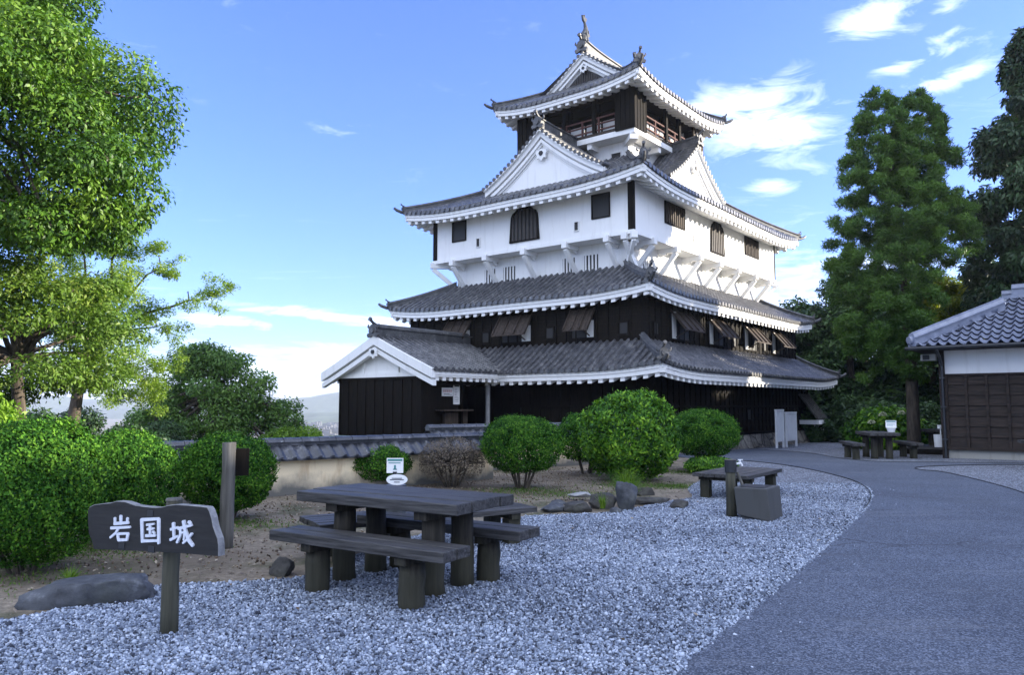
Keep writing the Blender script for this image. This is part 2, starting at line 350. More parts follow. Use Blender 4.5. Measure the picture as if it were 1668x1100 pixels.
def catmull(P, n=8, closed=False):
    P = [Vector((*p, 0)) for p in P]; out = []; m = len(P)
    for i in range(m if closed else m - 1):
        g_ = (lambda k: P[k % m]) if closed else (lambda k: P[min(max(k, 0), m - 1)])
        a, b, c, d = g_(i - 1), g_(i), g_(i + 1), g_(i + 2)
        for k in range(n):
            t = k / n; out.append(.5 * ((2 * b) + (c - a) * t + (2 * a - 5 * b + 4 * c - d) * t * t + (3 * b - a - 3 * c + d) * t ** 3))
    if not closed: out.append(P[-1])
    return [(p.x, p.y) for p in out]
def sheet(name, outline, mat_, dz, cell=.9):
    """flat ground sheet following the terrain, cut to an outline"""
    import bmesh
    bm = bmesh.new(); vs = [bm.verts.new((x, y, 0)) for x, y in outline]; bm.faces.new(vs)
    xs_ = [p[0] for p in outline]; ys_ = [p[1] for p in outline]
    for axis_, lo, hi in ((0, min(xs_), max(xs_)), (1, min(ys_), max(ys_))):
        c = math.floor(lo) + .0
        while c < hi:
            c += 1.0
            co = (c, 0, 0) if axis_ == 0 else (0, c, 0); no = (1, 0, 0) if axis_ == 0 else (0, 1, 0)
            bmesh.ops.bisect_plane(bm, geom=bm.verts[:] + bm.edges[:] + bm.faces[:], plane_co=co, plane_no=no)
    bmesh.ops.triangulate(bm, faces=bm.faces)
    for v in bm.verts: v.co.z = gz(v.co.x, v.co.y) + dz
    bmesh.ops.recalc_face_normals(bm, faces=bm.faces)
    me = bpy.data.meshes.new(name); bm.to_mesh(me); bm.free(); me.materials.append(mat_)
    if me.polygons[0].normal.z < 0: me.flip_normals()
    o = bpy.data.objects.new(name, me); col.objects.link(o); return tag(o, kind='structure')
PATH_L = catmull([(-.7, 1.5), (.36, 3.6), (.95, 4.73), (1.44, 5.55), (2.04, 6.45), (3.26, 8.39), (4.72, 10.79), (6.09, 13.21), (6.95, 15.3), (7.36, 17.34), (7.4, 19.86), (7.0, 21.9), (6.3, 23.4), (5.2, 24.4)], 6)
PATH_R = catmull([(9.0, 33.5), (10.4, 27.9), (10.1, 24.0), (10.4, 22.15), (11.9, 21.8), (14.2, 21.35), (17, 20.3)], 6)
ISL = catmull([(17, 19.8), (13.9, 20.75), (11.9, 20.62), (10.5, 20.0), (10.1, 19.2), (10.3, 18.5), (9.92, 16.37), (9.3, 14.11), (8.4, 12.2), (7.4, 10.4), (5.8, 7.2), (4.6, 4.5), (3.5, 1.5)], 6)
def asphalt_f(t, p, o):
    v = objco(t); vo = nd(t, 'ShaderNodeTexVoronoi', Scale=95.0); t.links.new(v, vo.inputs['Vector'])
    n = noise_(t, v, .6, 6, .6); n2 = noise_(t, v, 40, 4, .7); n3 = noise_(t, objco(t, (.35, 2.2, 1), (0, 0, .35)), 1.1, 6, .7)
    sp = t.nodes.new('ShaderNodeSeparateColor'); t.links.new(vo.outputs['Color'], sp.inputs[0])
    c = ramp(t, sp.outputs[0], [(.1, (.042, .050, .070)), (.6, (.094, .112, .148)), (.92, (.20, .225, .28))])  # grey tinted blue: the skylight's cast is put into the colour
    c = mixc(t, .6, c, ramp(t, n, [(.3, (.55, .55, .56)), (.7, (1.0, 1.0, 1.0))]), 'MULTIPLY')
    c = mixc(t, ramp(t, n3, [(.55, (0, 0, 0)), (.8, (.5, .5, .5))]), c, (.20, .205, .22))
    wv = nd(t, 'ShaderNodeTexNoise', Scale=1.3, Detail=5.0); t.links.new(v, wv.inputs['Vector'])
    ad = nd(t, 'ShaderNodeMix', data_type='RGBA'); ad.inputs[0].default_value = .28; t.links.new(v, ad.inputs[6]); t.links.new(wv.outputs['Color'], ad.inputs[7])
    ck = nd(t, 'ShaderNodeTexVoronoi', feature='DISTANCE_TO_EDGE', Scale=.42); t.links.new(ad.outputs[2], ck.inputs['Vector'])
    msk = ramp(t, noise_(t, v, .33, 3), [(.50, (0, 0, 0)), (.60, (1, 1, 1))])
    cr_ = mixc(t, 1.0, ramp(t, ck.outputs['Distance'], [(0, (.75, .75, .75)), (.008, (0, 0, 0))]), msk, 'MULTIPLY')
    c = mixc(t, cr_, c, (.02, .021, .025))
    n5 = noise_(t, objco(t, (.9, .9, 1), (0, 0, .6)), .5, 7, .68)
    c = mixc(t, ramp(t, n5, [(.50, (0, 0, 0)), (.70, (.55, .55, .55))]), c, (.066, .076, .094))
    t.links.new(c, p.inputs['Base Color']); p.inputs['Roughness'].default_value = .85; p.inputs['Specular IOR Level'].default_value = .25
    bump(t, p, vo.outputs['Distance'], .5, .006)
asphalt = mat('worn_asphalt', asphalt_f)
def gravel_f(t, p, o):
    v = objco(t); vo = nd(t, 'ShaderNodeTexVoronoi', Scale=36.0); t.links.new(v, vo.inputs['Vector'])
    n = noise_(t, v, .7, 5)
    sp = t.nodes.new('ShaderNodeSeparateColor'); t.links.new(vo.outputs['Color'], sp.inputs[0])
    c = ramp(t, sp.outputs[0], [(.05, (.07, .08, .105)), (.4, (.23, .26, .32)), (.8, (.39, .425, .50)), (.95, (.60, .64, .72))])  # blue of the skylight is mixed into the grey stones
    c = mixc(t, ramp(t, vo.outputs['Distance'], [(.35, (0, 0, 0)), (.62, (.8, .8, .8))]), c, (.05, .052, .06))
    c = mixc(t, .4, c, ramp(t, n, [(.3, (.7, .7, .7)), (.7, (1, 1, 1))]), 'MULTIPLY')
    t.links.new(c, p.inputs['Base Color']); p.inputs['Roughness'].default_value = .8
    inv = nd(t, 'ShaderNodeMath', operation='SUBTRACT'); inv.inputs[0].default_value = 1; t.links.new(vo.outputs['Distance'], inv.inputs[1])
    bump(t, p, inv.outputs[0], .9, .03)
gravel_m = mat('crushed_gravel_bed', gravel_f)
GRAV_EDGE = [(-4.6, 5.2), (-3.95, 5.75), (-3.6, 6.1), (-3.2, 6.94), (-2.4, 7.12), (-1.85, 7.45), (-1.65, 8.4), (-1.0, 9.9), (.2, 11.25), (1.5, 11.7), (2.5, 12.9), (3.15, 13.6), (3.4, 15.0), (4.3, 17.3), (5.2, 19.6), (5.5, 22.5), (5.4, 24.2)]
GRAV1 = catmull([(-6, 3.6)] + GRAV_EDGE, 4)
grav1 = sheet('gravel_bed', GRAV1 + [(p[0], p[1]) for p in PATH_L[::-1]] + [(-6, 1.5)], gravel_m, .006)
path_poly = PATH_L + [(5.4, 27), (6.6, 30.5), (8.0, 34)] + PATH_R + ISL
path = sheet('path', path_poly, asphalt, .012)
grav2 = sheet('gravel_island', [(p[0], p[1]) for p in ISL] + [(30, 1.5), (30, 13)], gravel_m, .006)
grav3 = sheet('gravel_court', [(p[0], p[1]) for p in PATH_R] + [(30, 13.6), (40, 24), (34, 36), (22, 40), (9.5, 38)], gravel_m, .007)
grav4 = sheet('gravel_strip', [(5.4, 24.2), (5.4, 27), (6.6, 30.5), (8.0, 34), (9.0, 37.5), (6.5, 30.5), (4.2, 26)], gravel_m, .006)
# thin steel edging between path and gravel
for nm, line in (('path_edging', PATH_L), ('path_edging', ISL), ('path_edging', PATH_R)):
    mb = MB()
    for a, b in zip(line, line[1:]):
        if a[1] < 12 and line is PATH_L: continue
        mb.beam((a[0], a[1], gz(*a) + .012), (b[0], b[1], gz(*b) + .012), .012, .03)
    tag(mb.build(nm, dark_metal), kind='structure')

def in_poly(P, x, y):
    n = len(P); c = np.zeros(len(x), bool); j = n - 1
    for i in range(n):
        xi, yi = P[i]; xj, yj = P[j]
        c ^= ((yi > y) != (yj > y)) & (x < (xj - xi) * (y - yi) / (yj - yi + 1e-12) + xi); j = i
    return c
def ico(sub=0):
    import bmesh
    bm = bmesh.new(); bmesh.ops.create_icosphere(bm, subdivisions=sub + 1, radius=1); bm.verts.ensure_lookup_table()
    V = np.array([v.co[:] for v in bm.verts]); F = np.array([[v.index for v in f.verts] for f in bm.faces]); bm.free(); return V, F
def rotmats(rng, n, full=True):
    q = rng.normal(size=(n, 4)); q /= np.linalg.norm(q, axis=1)[:, None]; w, x, y, z = q.T
    return np.stack([np.stack([1 - 2 * (y * y + z * z), 2 * (x * y - z * w), 2 * (x * z + y * w)], 1), np.stack([2 * (x * y + z * w), 1 - 2 * (x * x + z * z), 2 * (y * z - x * w)], 1), np.stack([2 * (x * z - y * w), 2 * (y * z + x * w), 1 - 2 * (x * x + y * y)], 1)], 1)
gzv = np.vectorize(gz)
def stones(name, polys, bbox, dens_f, size, seed, mat_, label=None, n_try=260000, extra=None):
    rng = np.random.default_rng(seed); x = rng.uniform(bbox[0], bbox[1], n_try); y = rng.uniform(bbox[2], bbox[3], n_try)
    area = (bbox[1] - bbox[0]) * (bbox[3] - bbox[2])
    keep = np.zeros(n_try, bool)
    for P in polys: keep |= in_poly(P, x, y)
    keep &= (np.abs(x) < .70 * y + .6) & (rng.uniform(size=n_try) < dens_f(np.hypot(x, y)) * area / n_try)
    x, y = x[keep], y[keep]
    if extra is not None: x, y = np.concatenate([x, extra[0]]), np.concatenate([y, extra[1]])
    n = len(x)
    V0, F0 = ico(0)
    V0 = V0[None] * (1 + rng.uniform(-.25, .25, (n, 12, 1)))
    s = size * rng.lognormal(0, .28, n)[:, None, None]; ax = rng.uniform(.6, 1.25, (n, 1, 3)); ax[:, :, 2] *= .8
    V = np.einsum('nij,nkj->nki', rotmats(rng, n), V0 * ax) * s
    V[:, :, 0] += x[:, None]; V[:, :, 1] += y[:, None]; V[:, :, 2] += (gzv(x, y) + .006)[:, None] + s[:, :, 0] * rng.uniform(-.05, .75, n)[:, None]
    F = F0[None] + (np.arange(n) * 12)[:, None, None]
    lf = np.array([noise.noise(Vector((a * .55, b * .55, seed))) + .6 * noise.noise(Vector((a * 1.7, b * 1.7, seed + 3))) for a, b in zip(x, y)])
    var = np.repeat(np.clip(rng.normal(.48, .25, n) + .16 * lf, 0, 1), 20)
    return np_mesh(name, V.reshape(-1, 3), F.reshape(-1, 3), mat_, var=var)
gpoly1 = GRAV1 + PATH_L[::-1] + [(-6, 1.5)]
_r = np.random.default_rng(15); _k = _r.integers(8, len(PATH_L) - 30, 2600); _t = _r.uniform(size=2600); _A, _B = np.array(PATH_L)[_k], np.array(PATH_L)[_k + 1]
_d = _B - _A; _nrm = np.stack([_d[:, 1], -_d[:, 0]], 1) / np.linalg.norm(_d, axis=1)[:, None]; _off = np.where(_r.uniform(size=2600) < .96, np.abs(_r.normal(0, .02, 2600)), np.abs(_r.normal(0, .45, 2600)))
_sp = _A + _d * _t[:, None] + _nrm * _off[:, None]
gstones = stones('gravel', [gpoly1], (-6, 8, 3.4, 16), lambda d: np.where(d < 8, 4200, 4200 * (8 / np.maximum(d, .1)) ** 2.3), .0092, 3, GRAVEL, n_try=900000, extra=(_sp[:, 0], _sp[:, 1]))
tag(gstones, 'loose pale grey gravel tinted with blue skylight covering the foreground', 'gravel', kind='stuff')

# ------------------------------------------------------------------ the castle
CO = (4.3605, 27.0, 0.0)
castle = thing('castle', CO, R(51.6), 'tall white and black tiered keep with curved grey tile roofs', 'castle')
# castle axes: x runs away along the sunlit right face, y runs away along the shaded left face
def row_tube(mb, P, wmax, r, step=.30, w0=-.03, n=5, ev=None):
    """one row of round cover tiles running up a slope; P(w) -> point, ev = unit vector along the eave"""
    k = max(1, int(math.ceil((wmax - w0) / step))); rings = []
    for j in range(k):
        a = w0 + (wmax - w0) * j / k; b = w0 + (wmax - w0) * (j + 1) / k
        for w, rr in ((a, r), (b - .001, r * .84)):
            c = P(w); rings.append(mb.add([c + ev * (rr * math.cos(math.pi * i / (n - 1))) + Vector((0, 0, rr * 1.15 * math.sin(math.pi * i / (n - 1)))) for i in range(n)]))
    for q0, q1 in zip(rings, rings[1:]): mb.quad_strip(q0, q1, False)
    # round end cap
    c = P(w0 - .004) + Vector((0, 0, .005)); m = 8
    mb.f.append(tuple(mb.add([c + ev * (r * 1.12 * math.cos(2 * math.pi * i / m)) + Vector((0, 0, r * 1.12 * math.sin(2 * math.pi * i / m))) for i in range(m)]))); mb.m.append(0)

class Face:
    def __init__(s, a, e, n, Lx, z0, h, U, D, Wref, hipA, hipB):
        s.a, s.e, s.n = Vector((*a, 0)), Vector((*e, 0)), Vector((*n, 0)); s.L, s.z0, s.h, s.U, s.D, s.Wref, s.hipA, s.hipB = Lx, z0, h, U, D, Wref, hipA, hipB
    def z(s, x, w):
        t = min(max(w / s.Wref, 0), 1); qa = (x - s.hipA(w)) / s.D; qb = (s.L - x - s.hipB(w)) / s.D
        u = s.U * (max(0, 1 - max(qa, 0)) ** 2.2 + max(0, 1 - max(qb, 0)) ** 2.2) * (1 - t) ** 1.4
        return s.z0 + s.h(w) + u
    def P(s, x, w, dz=0):
        v = s.a + s.e * x + s.n * w; v.z = s.z(x, w) + dz; return v

def face_tiles(mb, F, wmax, sp=.285, r=.086, skip=None):
    n = max(2, round(F.L / sp)); sp = F.L / n
    for i in range(n):
        x0, x1 = i * sp, (i + 1) * sp; xm = (x0 + x1) / 2
        if skip and skip(xm): continue
        wa, wb, wm = wmax(x0 + 1e-4), wmax(x1 - 1e-4), wmax(xm)
        k = 8
        A_ = mb.add([F.P(x0, wa * j / k) for j in range(k + 1)]); B_ = mb.add([F.P(x1, wb * j / k) for j in range(k + 1)])
        mb.quad_strip(A_, B_, False)
        p, q = F.P(x0, 0), F.P(x1, 0); mb.face([p, q, q - Vector((0, 0, .075)), p - Vector((0, 0, .075))])
        if wm > .1: row_tube(mb, lambda w: F.P(xm, w, .004), wm, r, ev=F.e)
    return mb
def face_eave(mb, F, over, drop=.34, soff_rise=.35, sp=.42, x0=0, x1=None):
    """white plastered fascia, soffit and rafters below an eave"""
    x1 = F.L if x1 is None else x1; n = max(4, int((x1 - x0) / .6))
    pr = lambda x, w, dz: F.a + F.e * x + F.n * w + Vector((0, 0, F.z(x, 0) + dz))
    cx = lambda x, w: min(max(x, w), F.L - w)           # mitre at the corners
    def bar(wa, wb, za, zb):
        rr = []
        for i in range(n + 1):
            x = x0 + (x1 - x0) * i / n
            rr.append(mb.add([pr(cx(x, wa), wa, za), pr(cx(x, wb), wb, za), pr(cx(x, wb), wb, zb), pr(cx(x, wa), wa, zb)]))
        for q0, q1 in zip(rr, rr[1:]): mb.quad_strip(q0, q1, True)
        mb.f.append(tuple(rr[0])); mb.m.append(0); mb.f.append(tuple(rr[-1][::-1])); mb.m.append(0)
    bar(.05, .20, -.20, -.078)
    bar(.08, .22, -drop, -.205)
    rr = []
    for i in range(n + 1):
        x = x0 + (x1 - x0) * i / n
        rr.append(mb.add([pr(cx(x, .2), .2, -drop + .03), pr(cx(x, over + .15), over + .15, -drop + .03 + soff_rise)]))
    for q0, q1 in zip(rr, rr[1:]): mb.quad_strip(q0, q1, False)
    m = int((x1 - x0 - .5) / sp)
    for i in range(m + 1):
        x = x0 + (x1 - x0) / 2 + (i - m / 2) * sp
        wmx = min(over + .1, x - x0 + .3 if x0 == 0 else 9, x1 - x + .3 if x1 == F.L else 9)
        za = -drop - .002; zb = za + soff_rise * (wmx - .1) / over
        h_ = .125; hw = .085
        P_ = lambda xx, w, dz: pr(xx, w, dz)
        mb.hexa([P_(x - hw, .13, za - h_), P_(x + hw, .13, za - h_), P_(x + hw, wmx, zb - h_), P_(x - hw, wmx, zb - h_),
                 P_(x - hw, .13, za), P_(x + hw, .13, za), P_(x + hw, wmx, zb + .03), P_(x - hw, wmx, zb + .03)])

def ridge_sweep(mb, pts, w=.2, h=.2):
    """stacked ridge: a low box carrying a round cover tile"""
    rings = []
    for i, p in enumerate(pts):
        d = (pts[min(i + 1, len(pts) - 1)] - pts[max(i - 1, 0)]); d.z = 0; d.normalize(); s_ = Vector((d.y, -d.x, 0)); u = Vector((0, 0, 1))
        prof = [(-w / 2, -.08), (-w / 2, h * .62), (-w * .7, h * .62), (-w * .7, h * .72)] + [(math.cos(math.pi - math.pi * k / 4) * w * .45, h * .72 + math.sin(math.pi * k / 4) * w * .45) for k in range(5)] + [(w * .7, h * .72), (w * .7, h * .62), (w / 2, h * .62), (w / 2, -.08)]
        rings.append(mb.add([p + s_ * a + u * b for a, b in prof]))
    for q0, q1 in zip(rings, rings[1:]): mb.quad_strip(q0, q1, True)
    mb.f.append(tuple(rings[0][::-1])); mb.m.append(0); mb.f.append(tuple(rings[-1])); mb.m.append(0)

def ornament(mb, p, d, s=1.0):
    """demon-mask end tile: scalloped plate, boss, curled feet and the round tube rising from it"""
    d = Vector((d[0], d[1], 0)).normalized(); e = Vector((d.y, -d.x, 0)); u = Vector((0, 0, 1))
    o = [(-.30, -.14), (-.36, -.02), (-.30, .06), (-.22, .05), (-.25, .18), (-.20, .34), (-.10, .43), (0, .46), (.10, .43), (.20, .34), (.25, .18), (.22, .05), (.30, .06), (.36, -.02), (.30, -.14), (.12, -.10), (0, -.05), (-.12, -.10)]
    mb.prism([(a * s, b * s) for a, b in o], lambda a, b, k: p + e * a + u * b + d * (.11 * s * k - .02))
    mb.prism([(.13 * s * math.cos(t_ * math.pi / 5), .17 * s + .13 * s * math.sin(t_ * math.pi / 5)) for t_ in range(10)], lambda a, b, k: p + e * a + u * b + d * (.09 * s + (.07 * s) * k))
    mb.tube([p + u * .38 * s - d * .28 * s, p + u * .46 * s - d * .1 * s, p + u * .52 * s + d * .05 * s, p + u * .60 * s + d * .14 * s, p + u * .66 * s + d * .20 * s], [.06 * s, .065 * s, .065 * s, .065 * s, .07 * s], 8)
    mb.tube([p + u * .65 * s + d * .17 * s, p + u * .68 * s + d * .25 * s], .095 * s, 10)
    for sg_ in (-1, 1): mb.tube([p + e * sg_ * .26 * s + u * .28 * s, p + e * sg_ * .36 * s + u * .36 * s, p + e * sg_ * .34 * s + u * .46 * s], [.06 * s, .05 * s, .03 * s], 6)
def hip_end(mb, F, s=1.0, side='A'):
    pass

def skirt_roof(name, outer, inner, z0, H, U, over, wall_e, D=4.0, k=.8, mat_t=tile, orn=.66, skipL=None, soff=.35):
    """hipped skirt roof round a storey: four tiled slopes, plastered eaves, hip ridges and end tiles"""
    x0, x1, y0, y1 = outer; a0, a1, b0, b1 = inner
    root = MB(); ev = MB()
    specs = [((x0, y1), (0, -1), (1, 0), y1 - y0, a0 - x0, y1 - b1, b0 - y0), ((x0, y0), (1, 0), (0, 1), x1 - x0, b0 - y0, a0 - x0, x1 - a1),
             ((x1, y0), (0, 1), (-1, 0), y1 - y0, x1 - a1, b0 - y0, y1 - b1), ((x1, y1), (-1, 0), (0, -1), x1 - x0, y1 - b1, x1 - a1, a0 - x0)]
    faces = []
    for i, (a, e, n, L_, W, iA, iB) in enumerate(specs):
        h = lambda w, W=W: H * (k * (w / W) + (1 - k) * (w / W) ** 2)
        F = Face(a, e, n, L_, z0, h, U, D, W, lambda w, W=W, iA=iA: iA * w / W, lambda w, W=W, iB=iB: iB * w / W)
        wm = lambda x, W=W, iA=iA, iB=iB, L_=L_: max(0.02, min(W, x * W / iA, (L_ - x) * W / iB))
        face_tiles(root, F, wm, skip=(skipL if i == 0 else None))
        face_eave(ev, F, over, soff_rise=soff); faces.append((F, W, iA))
    ro = root.build(name, mat_t, castle)
    ev.build('eave', plaster, ro)
    for F, W, iA in faces:      # hips
        mb = MB(); pts = [F.P(iA * t, W * t, .03) for t in [i / 10 for i in range(11)]]
        d0 = (pts[0] - pts[1]); d0.z = 0; d0.normalize()
        tip = pts[0] + d0 * .04
        ridge_sweep(mb, pts, .20, .22); mb.build('hip_ridge', tile_edge, ro)
        mb = MB(); ornament(mb, pts[0] + d0 * .02 + Vector((0, 0, .08)), d0, orn if (d0.x < 0 and d0.y < 0) else orn * .62)
        mb.tube([pts[0] + d0 * -.3 + Vector((0, 0, -.02)), pts[0] + d0 * .08 + Vector((0, 0, .0)), pts[0] + d0 * .30 + Vector((0, 0, .08)), pts[0] + d0 * .42 + Vector((0, 0, .17))], [.075, .075, .07, .05], 7)
        mb.build('ridge_end_tile', tile_edge, ro)
        mb = MB(); q = pts[0] - d0 * .10 + Vector((0, 0, -.30)); mb.beam(q - d0 * .9 + Vector((0, 0, .10)), q - d0 * .02, .22, .20)
        mb.build('corner_rafter', plaster, ro)
    return ro

XL, YL = 14.35, 9.95
r1 = skirt_roof('lower_roof', (-2.25, XL + 2.25, -2.25, YL + 2.25), (-.68, XL + .68, -.68, YL + .68), 2.80, 1.04, .21, 1.2, .6, 3.4, .85)
r2 = skirt_roof('middle_roof', (-1.37, XL + 1.37, -1.37, YL + 1.37), (.72, XL - .72, .72, YL - .72), 5.55, 1.2, .24, .75, .6, 3.4, .85)
r3 = skirt_roof('upper_roof', (-.95, XL + .95, -.95, YL + .95), (4.3, 9.45, 2.6, 7.35), 9.72, 2.55, .31, .95, .6, 3.8, .72, soff=.30)

# top roof: hip-and-gable
TX0, TX1, TY0, TY1, TZ = 2.65, 11.1, 1.1, 8.78, 15.02
def top_roof():
    tiles, ev = MB(), MB(); W = (TY1 - TY0) / 2; g = 1.95; h = lambda w: .54 * w + .030 * w * w
    Lx, Ly = TX1 - TX0, TY1 - TY0; one = lambda w: w; ov = .28
    specs = [((TX0, TY1), (0, -1), (1, 0), Ly, False), ((TX0, TY0), (1, 0), (0, 1), Lx, True), ((TX1, TY0), (0, 1), (-1, 0), Ly, False), ((TX1, TY1), (-1, 0), (0, -1), Lx, True)]
    out = []
    for a, e, n, L_, long in specs:
        F = Face(a, e, n, L_, TZ, h, .34, 3.0, 1.95, one, one)
        if long: wm = lambda x, L_=L_: max(.02, (min(x, L_ - x) if min(x, L_ - x) < g - ov else W))
        else: wm = lambda x, L_=L_: max(.02, min(g + .05, x, L_ - x))
        face_tiles(tiles, F, wm); face_eave(ev, F, .8, soff_rise=.22); out.append((F, long))
    ro = tiles.build('top_roof', tile, castle); ev.build('eave', plaster, ro)
    for F, long in out:
        mb = MB(); pts = [F.P(g * t, g * t, .03) for t in [i / 8 for i in range(9)]]; d0 = pts[0] - pts[1]; d0.z = 0; d0.normalize()
        ridge_sweep(mb, pts, .2, .22); mb.build('hip_ridge', tile_edge, ro)
        mb = MB(); ornament(mb, pts[0] + Vector((0, 0, .08)), d0, .72 if (d0.x < 0 and d0.y < 0) else .5)
        mb.tube([pts[0] + d0 * -.3, pts[0] + d0 * .08, pts[0] + d0 * .30 + Vector((0, 0, .09)), pts[0] + d0 * .42 + Vector((0, 0, .18))], [.075, .075, .07, .05], 7); mb.build('ridge_end_tile', tile_edge, ro)
        mb = MB(); q = pts[0] - d0 * .10 + Vector((0, 0, -.30)); mb.beam(q - d0 * .9 + Vector((0, 0, .10)), q - d0 * .02, .22, .20); mb.build('corner_rafter', plaster, ro)
    yc = (TY0 + TY1) / 2; zr = TZ + h(W)
    mb = MB(); n_ = 10; xa, xb = TX0 + g - ov, TX1 - g + ov
    pts = [Vector((xa + (xb - xa) * i / n_, yc, zr + .02 + .14 * abs(2 * i / n_ - 1) ** 3)) for i in range(n_ + 1)]
    ridge_sweep(mb, pts, .34, .62); mb.build('main_ridge', tile_edge, ro)
    for s_, xx in ((-1, xa), (1, xb)):
        # gable wall, barge boards and lattice
        gx = TX0 + g if s_ < 0 else TX1 - g
        hh = lambda yy: TZ + h(W - abs(yy - yc))
        ysamp = [yc - 2.05 + 4.1 * i / 24 for i in range(25)]
        mb = MB(); pts2 = [(y, hh(y) - .10) for y in ysamp]
        base = min(z for y, z in pts2)
        mb.prism([(ysamp[0], base - .3)] + pts2 + [(ysamp[-1], base - .3)], lambda a, b, k: Vector((gx - s_ * .02 + s_ * -.10 * k, a, b)))
        gw = mb.build('gable_wall', plaster, castle)
        mb = MB(); barge(mb, gx + s_ * .10, s_, yc, ysamp, hh, .45, .10); mb.build('barge_board', plaster, gw)
        mb = MB(); y_ = yc - 1.05
        for i in range(17):
            yy = yc - 1.0 + i * .125; zt = hh(yy) - .70
            if zt > base + .22: mb.beam((gx + s_ * .03, yy, base + .12), (gx + s_ * .03, yy, zt), .05, .05, (1, 0, 0))
        mb.prism([(yc - 1.15, base + .10), (yc - .55, base + .55), (yc, hh(yc) - .66), (yc + .55, base + .55), (yc + 1.15, base + .10)], lambda a, b, k: Vector((gx + s_ * (.012 + .012 * k), a, b)), 1)
        mb.build('gable_lattice', [lattice_m, window_black], gw)
        mb = MB(); pendant(mb, gx + s_ * .14, s_, yc, hh(yc) - .72, .55); mb.build('gable_pendant', [plaster, window_black], gw)
        mb = MB(); verge_tiles(mb, gx, s_, yc, ysamp, hh, ov + .02); mb.build('verge_tiles', [tile_edge, plaster], ro)
        mb = MB(); ornament(mb, Vector((xx - (-s_) * .02, yc, zr + .15)), (s_, 0), .95); mb.build('ridge_end_tile', tile_edge, ro)
        fish(Vector((xx - s_ * .25, yc, zr + .66)), s_)
def barge(mb, gx, s_, yc, ys_, hh, depth, th):
    for (d0, d1, t0, t1) in ((-.09, depth * .55, 0, th), (depth * .55, depth, -.05, th - .05)):
        A_ = []; 
        for y in ys_:
            z = hh(y)
            A_.append(mb.add([(gx + s_ * t0 - s_ * .08, y, z - d1), (gx + s_ * t1, y, z - d1), (gx + s_ * t1, y, z - d0 - .08), (gx + s_ * t0 - s_ * .08, y, z - d0 - .08)]))
        for q0, q1 in zip(A_, A_[1:]): mb.quad_strip(q0, q1, True)
        mb.f.append(tuple(A_[0])); mb.m.append(0); mb.f.append(tuple(A_[-1][::-1])); mb.m.append(0)
def pendant(mb, gx, s_, yc, z, s):
    o = [(0, .32), (.20, .24), (.30, .28), (.34, .12), (.26, -.02), (.30, -.18), (.14, -.16), (0, -.32), (-.14, -.16), (-.30, -.18), (-.26, -.02), (-.34, .12), (-.30, .28), (-.20, .24)]
    mb.prism([(a * s, b * s) for a, b in o], lambda a, b, k: Vector((gx + s_ * .06 * k, yc + a, z + b)))
    mb.prism([(.13 * s * math.cos(i * math.pi / 3), .08 * s + .13 * s * math.sin(i * math.pi / 3)) for i in range(6)], lambda a, b, k: Vector((gx + s_ * (.05 + .05 * k), yc + a, z + b)), 1)
def verge_tiles(mb, gx, s_, yc, ys_, hh, ov):
    """round tiles lying across the verge above a barge board, ends showing"""
    ymin, ymax = ys_[0], ys_[-1]; n = max(6, int((ymax - ymin) / .20))
    for i in range(n + 1):
        y = ymin + (ymax - ymin) * i / n; z = hh(y) + .05
        mb.tube([(gx + s_ * (ov + .02), y, z), (gx - s_ * .25, y, z + .03)], .085, 8)
    A_ = []
    for y in ys_: A_.append(mb.add([(gx + s_ * ov, y, hh(y) - .06), (gx + s_ * ov, y, hh(y) + .0), (gx - s_ * .3, y, hh(y) + .03), (gx - s_ * .3, y, hh(y) - .06)]))
    for q0, q1 in zip(A_, A_[1:]): mb.quad_strip(q0, q1, True, 1)
def fish(p, s_):
    """roof-end dolphin fish: head down on the ridge, body arching up, split tail and spiny fins"""
    mb = MB(); U_ = Vector((0, 0, 1)); X_ = Vector((s_, 0, 0)); Y_ = Vector((0, 1, 0))
    body = [p + X_ * .18 + U_ * -.08, p + X_ * .16 + U_ * .10, p + X_ * .05 + U_ * .28, p - X_ * .05 + U_ * .46, p - X_ * .08 + U_ * .64, p - X_ * .02 + U_ * .80, p + X_ * .05 + U_ * .92]
    mb.tube(body, [.15, .19, .18, .14, .10, .07, .04], 9)
    def fin(pts, th=.05):
        mb.prism(pts, lambda a, b, k: p + X_ * a + U_ * b + Y_ * (th * (k - .5)))
    fin([(.02, .84), (.16, .95), (.22, 1.16), (.10, 1.06), (.05, 1.24), (-.02, 1.06), (-.14, 1.14), (-.08, .95)], .10)
    fin([(-.14, .1), (-.36, .18), (-.20, .28), (-.38, .40), (-.20, .46), (-.32, .62), (-.14, .60)], .05)
    for sy in (-1, 1):
        q = p + Y_ * sy * .14
        mb.prism([(.05, .05), (.20, .30), (-.02, .26), (.02, .42), (-.12, .2)], lambda a, b, k, q=q, sy=sy: q + X_ * a + U_ * b + Y_ * sy * (.10 * b + .05 * k))
    mb.build('roof_fish', rock_grey, castle)
top_roof()

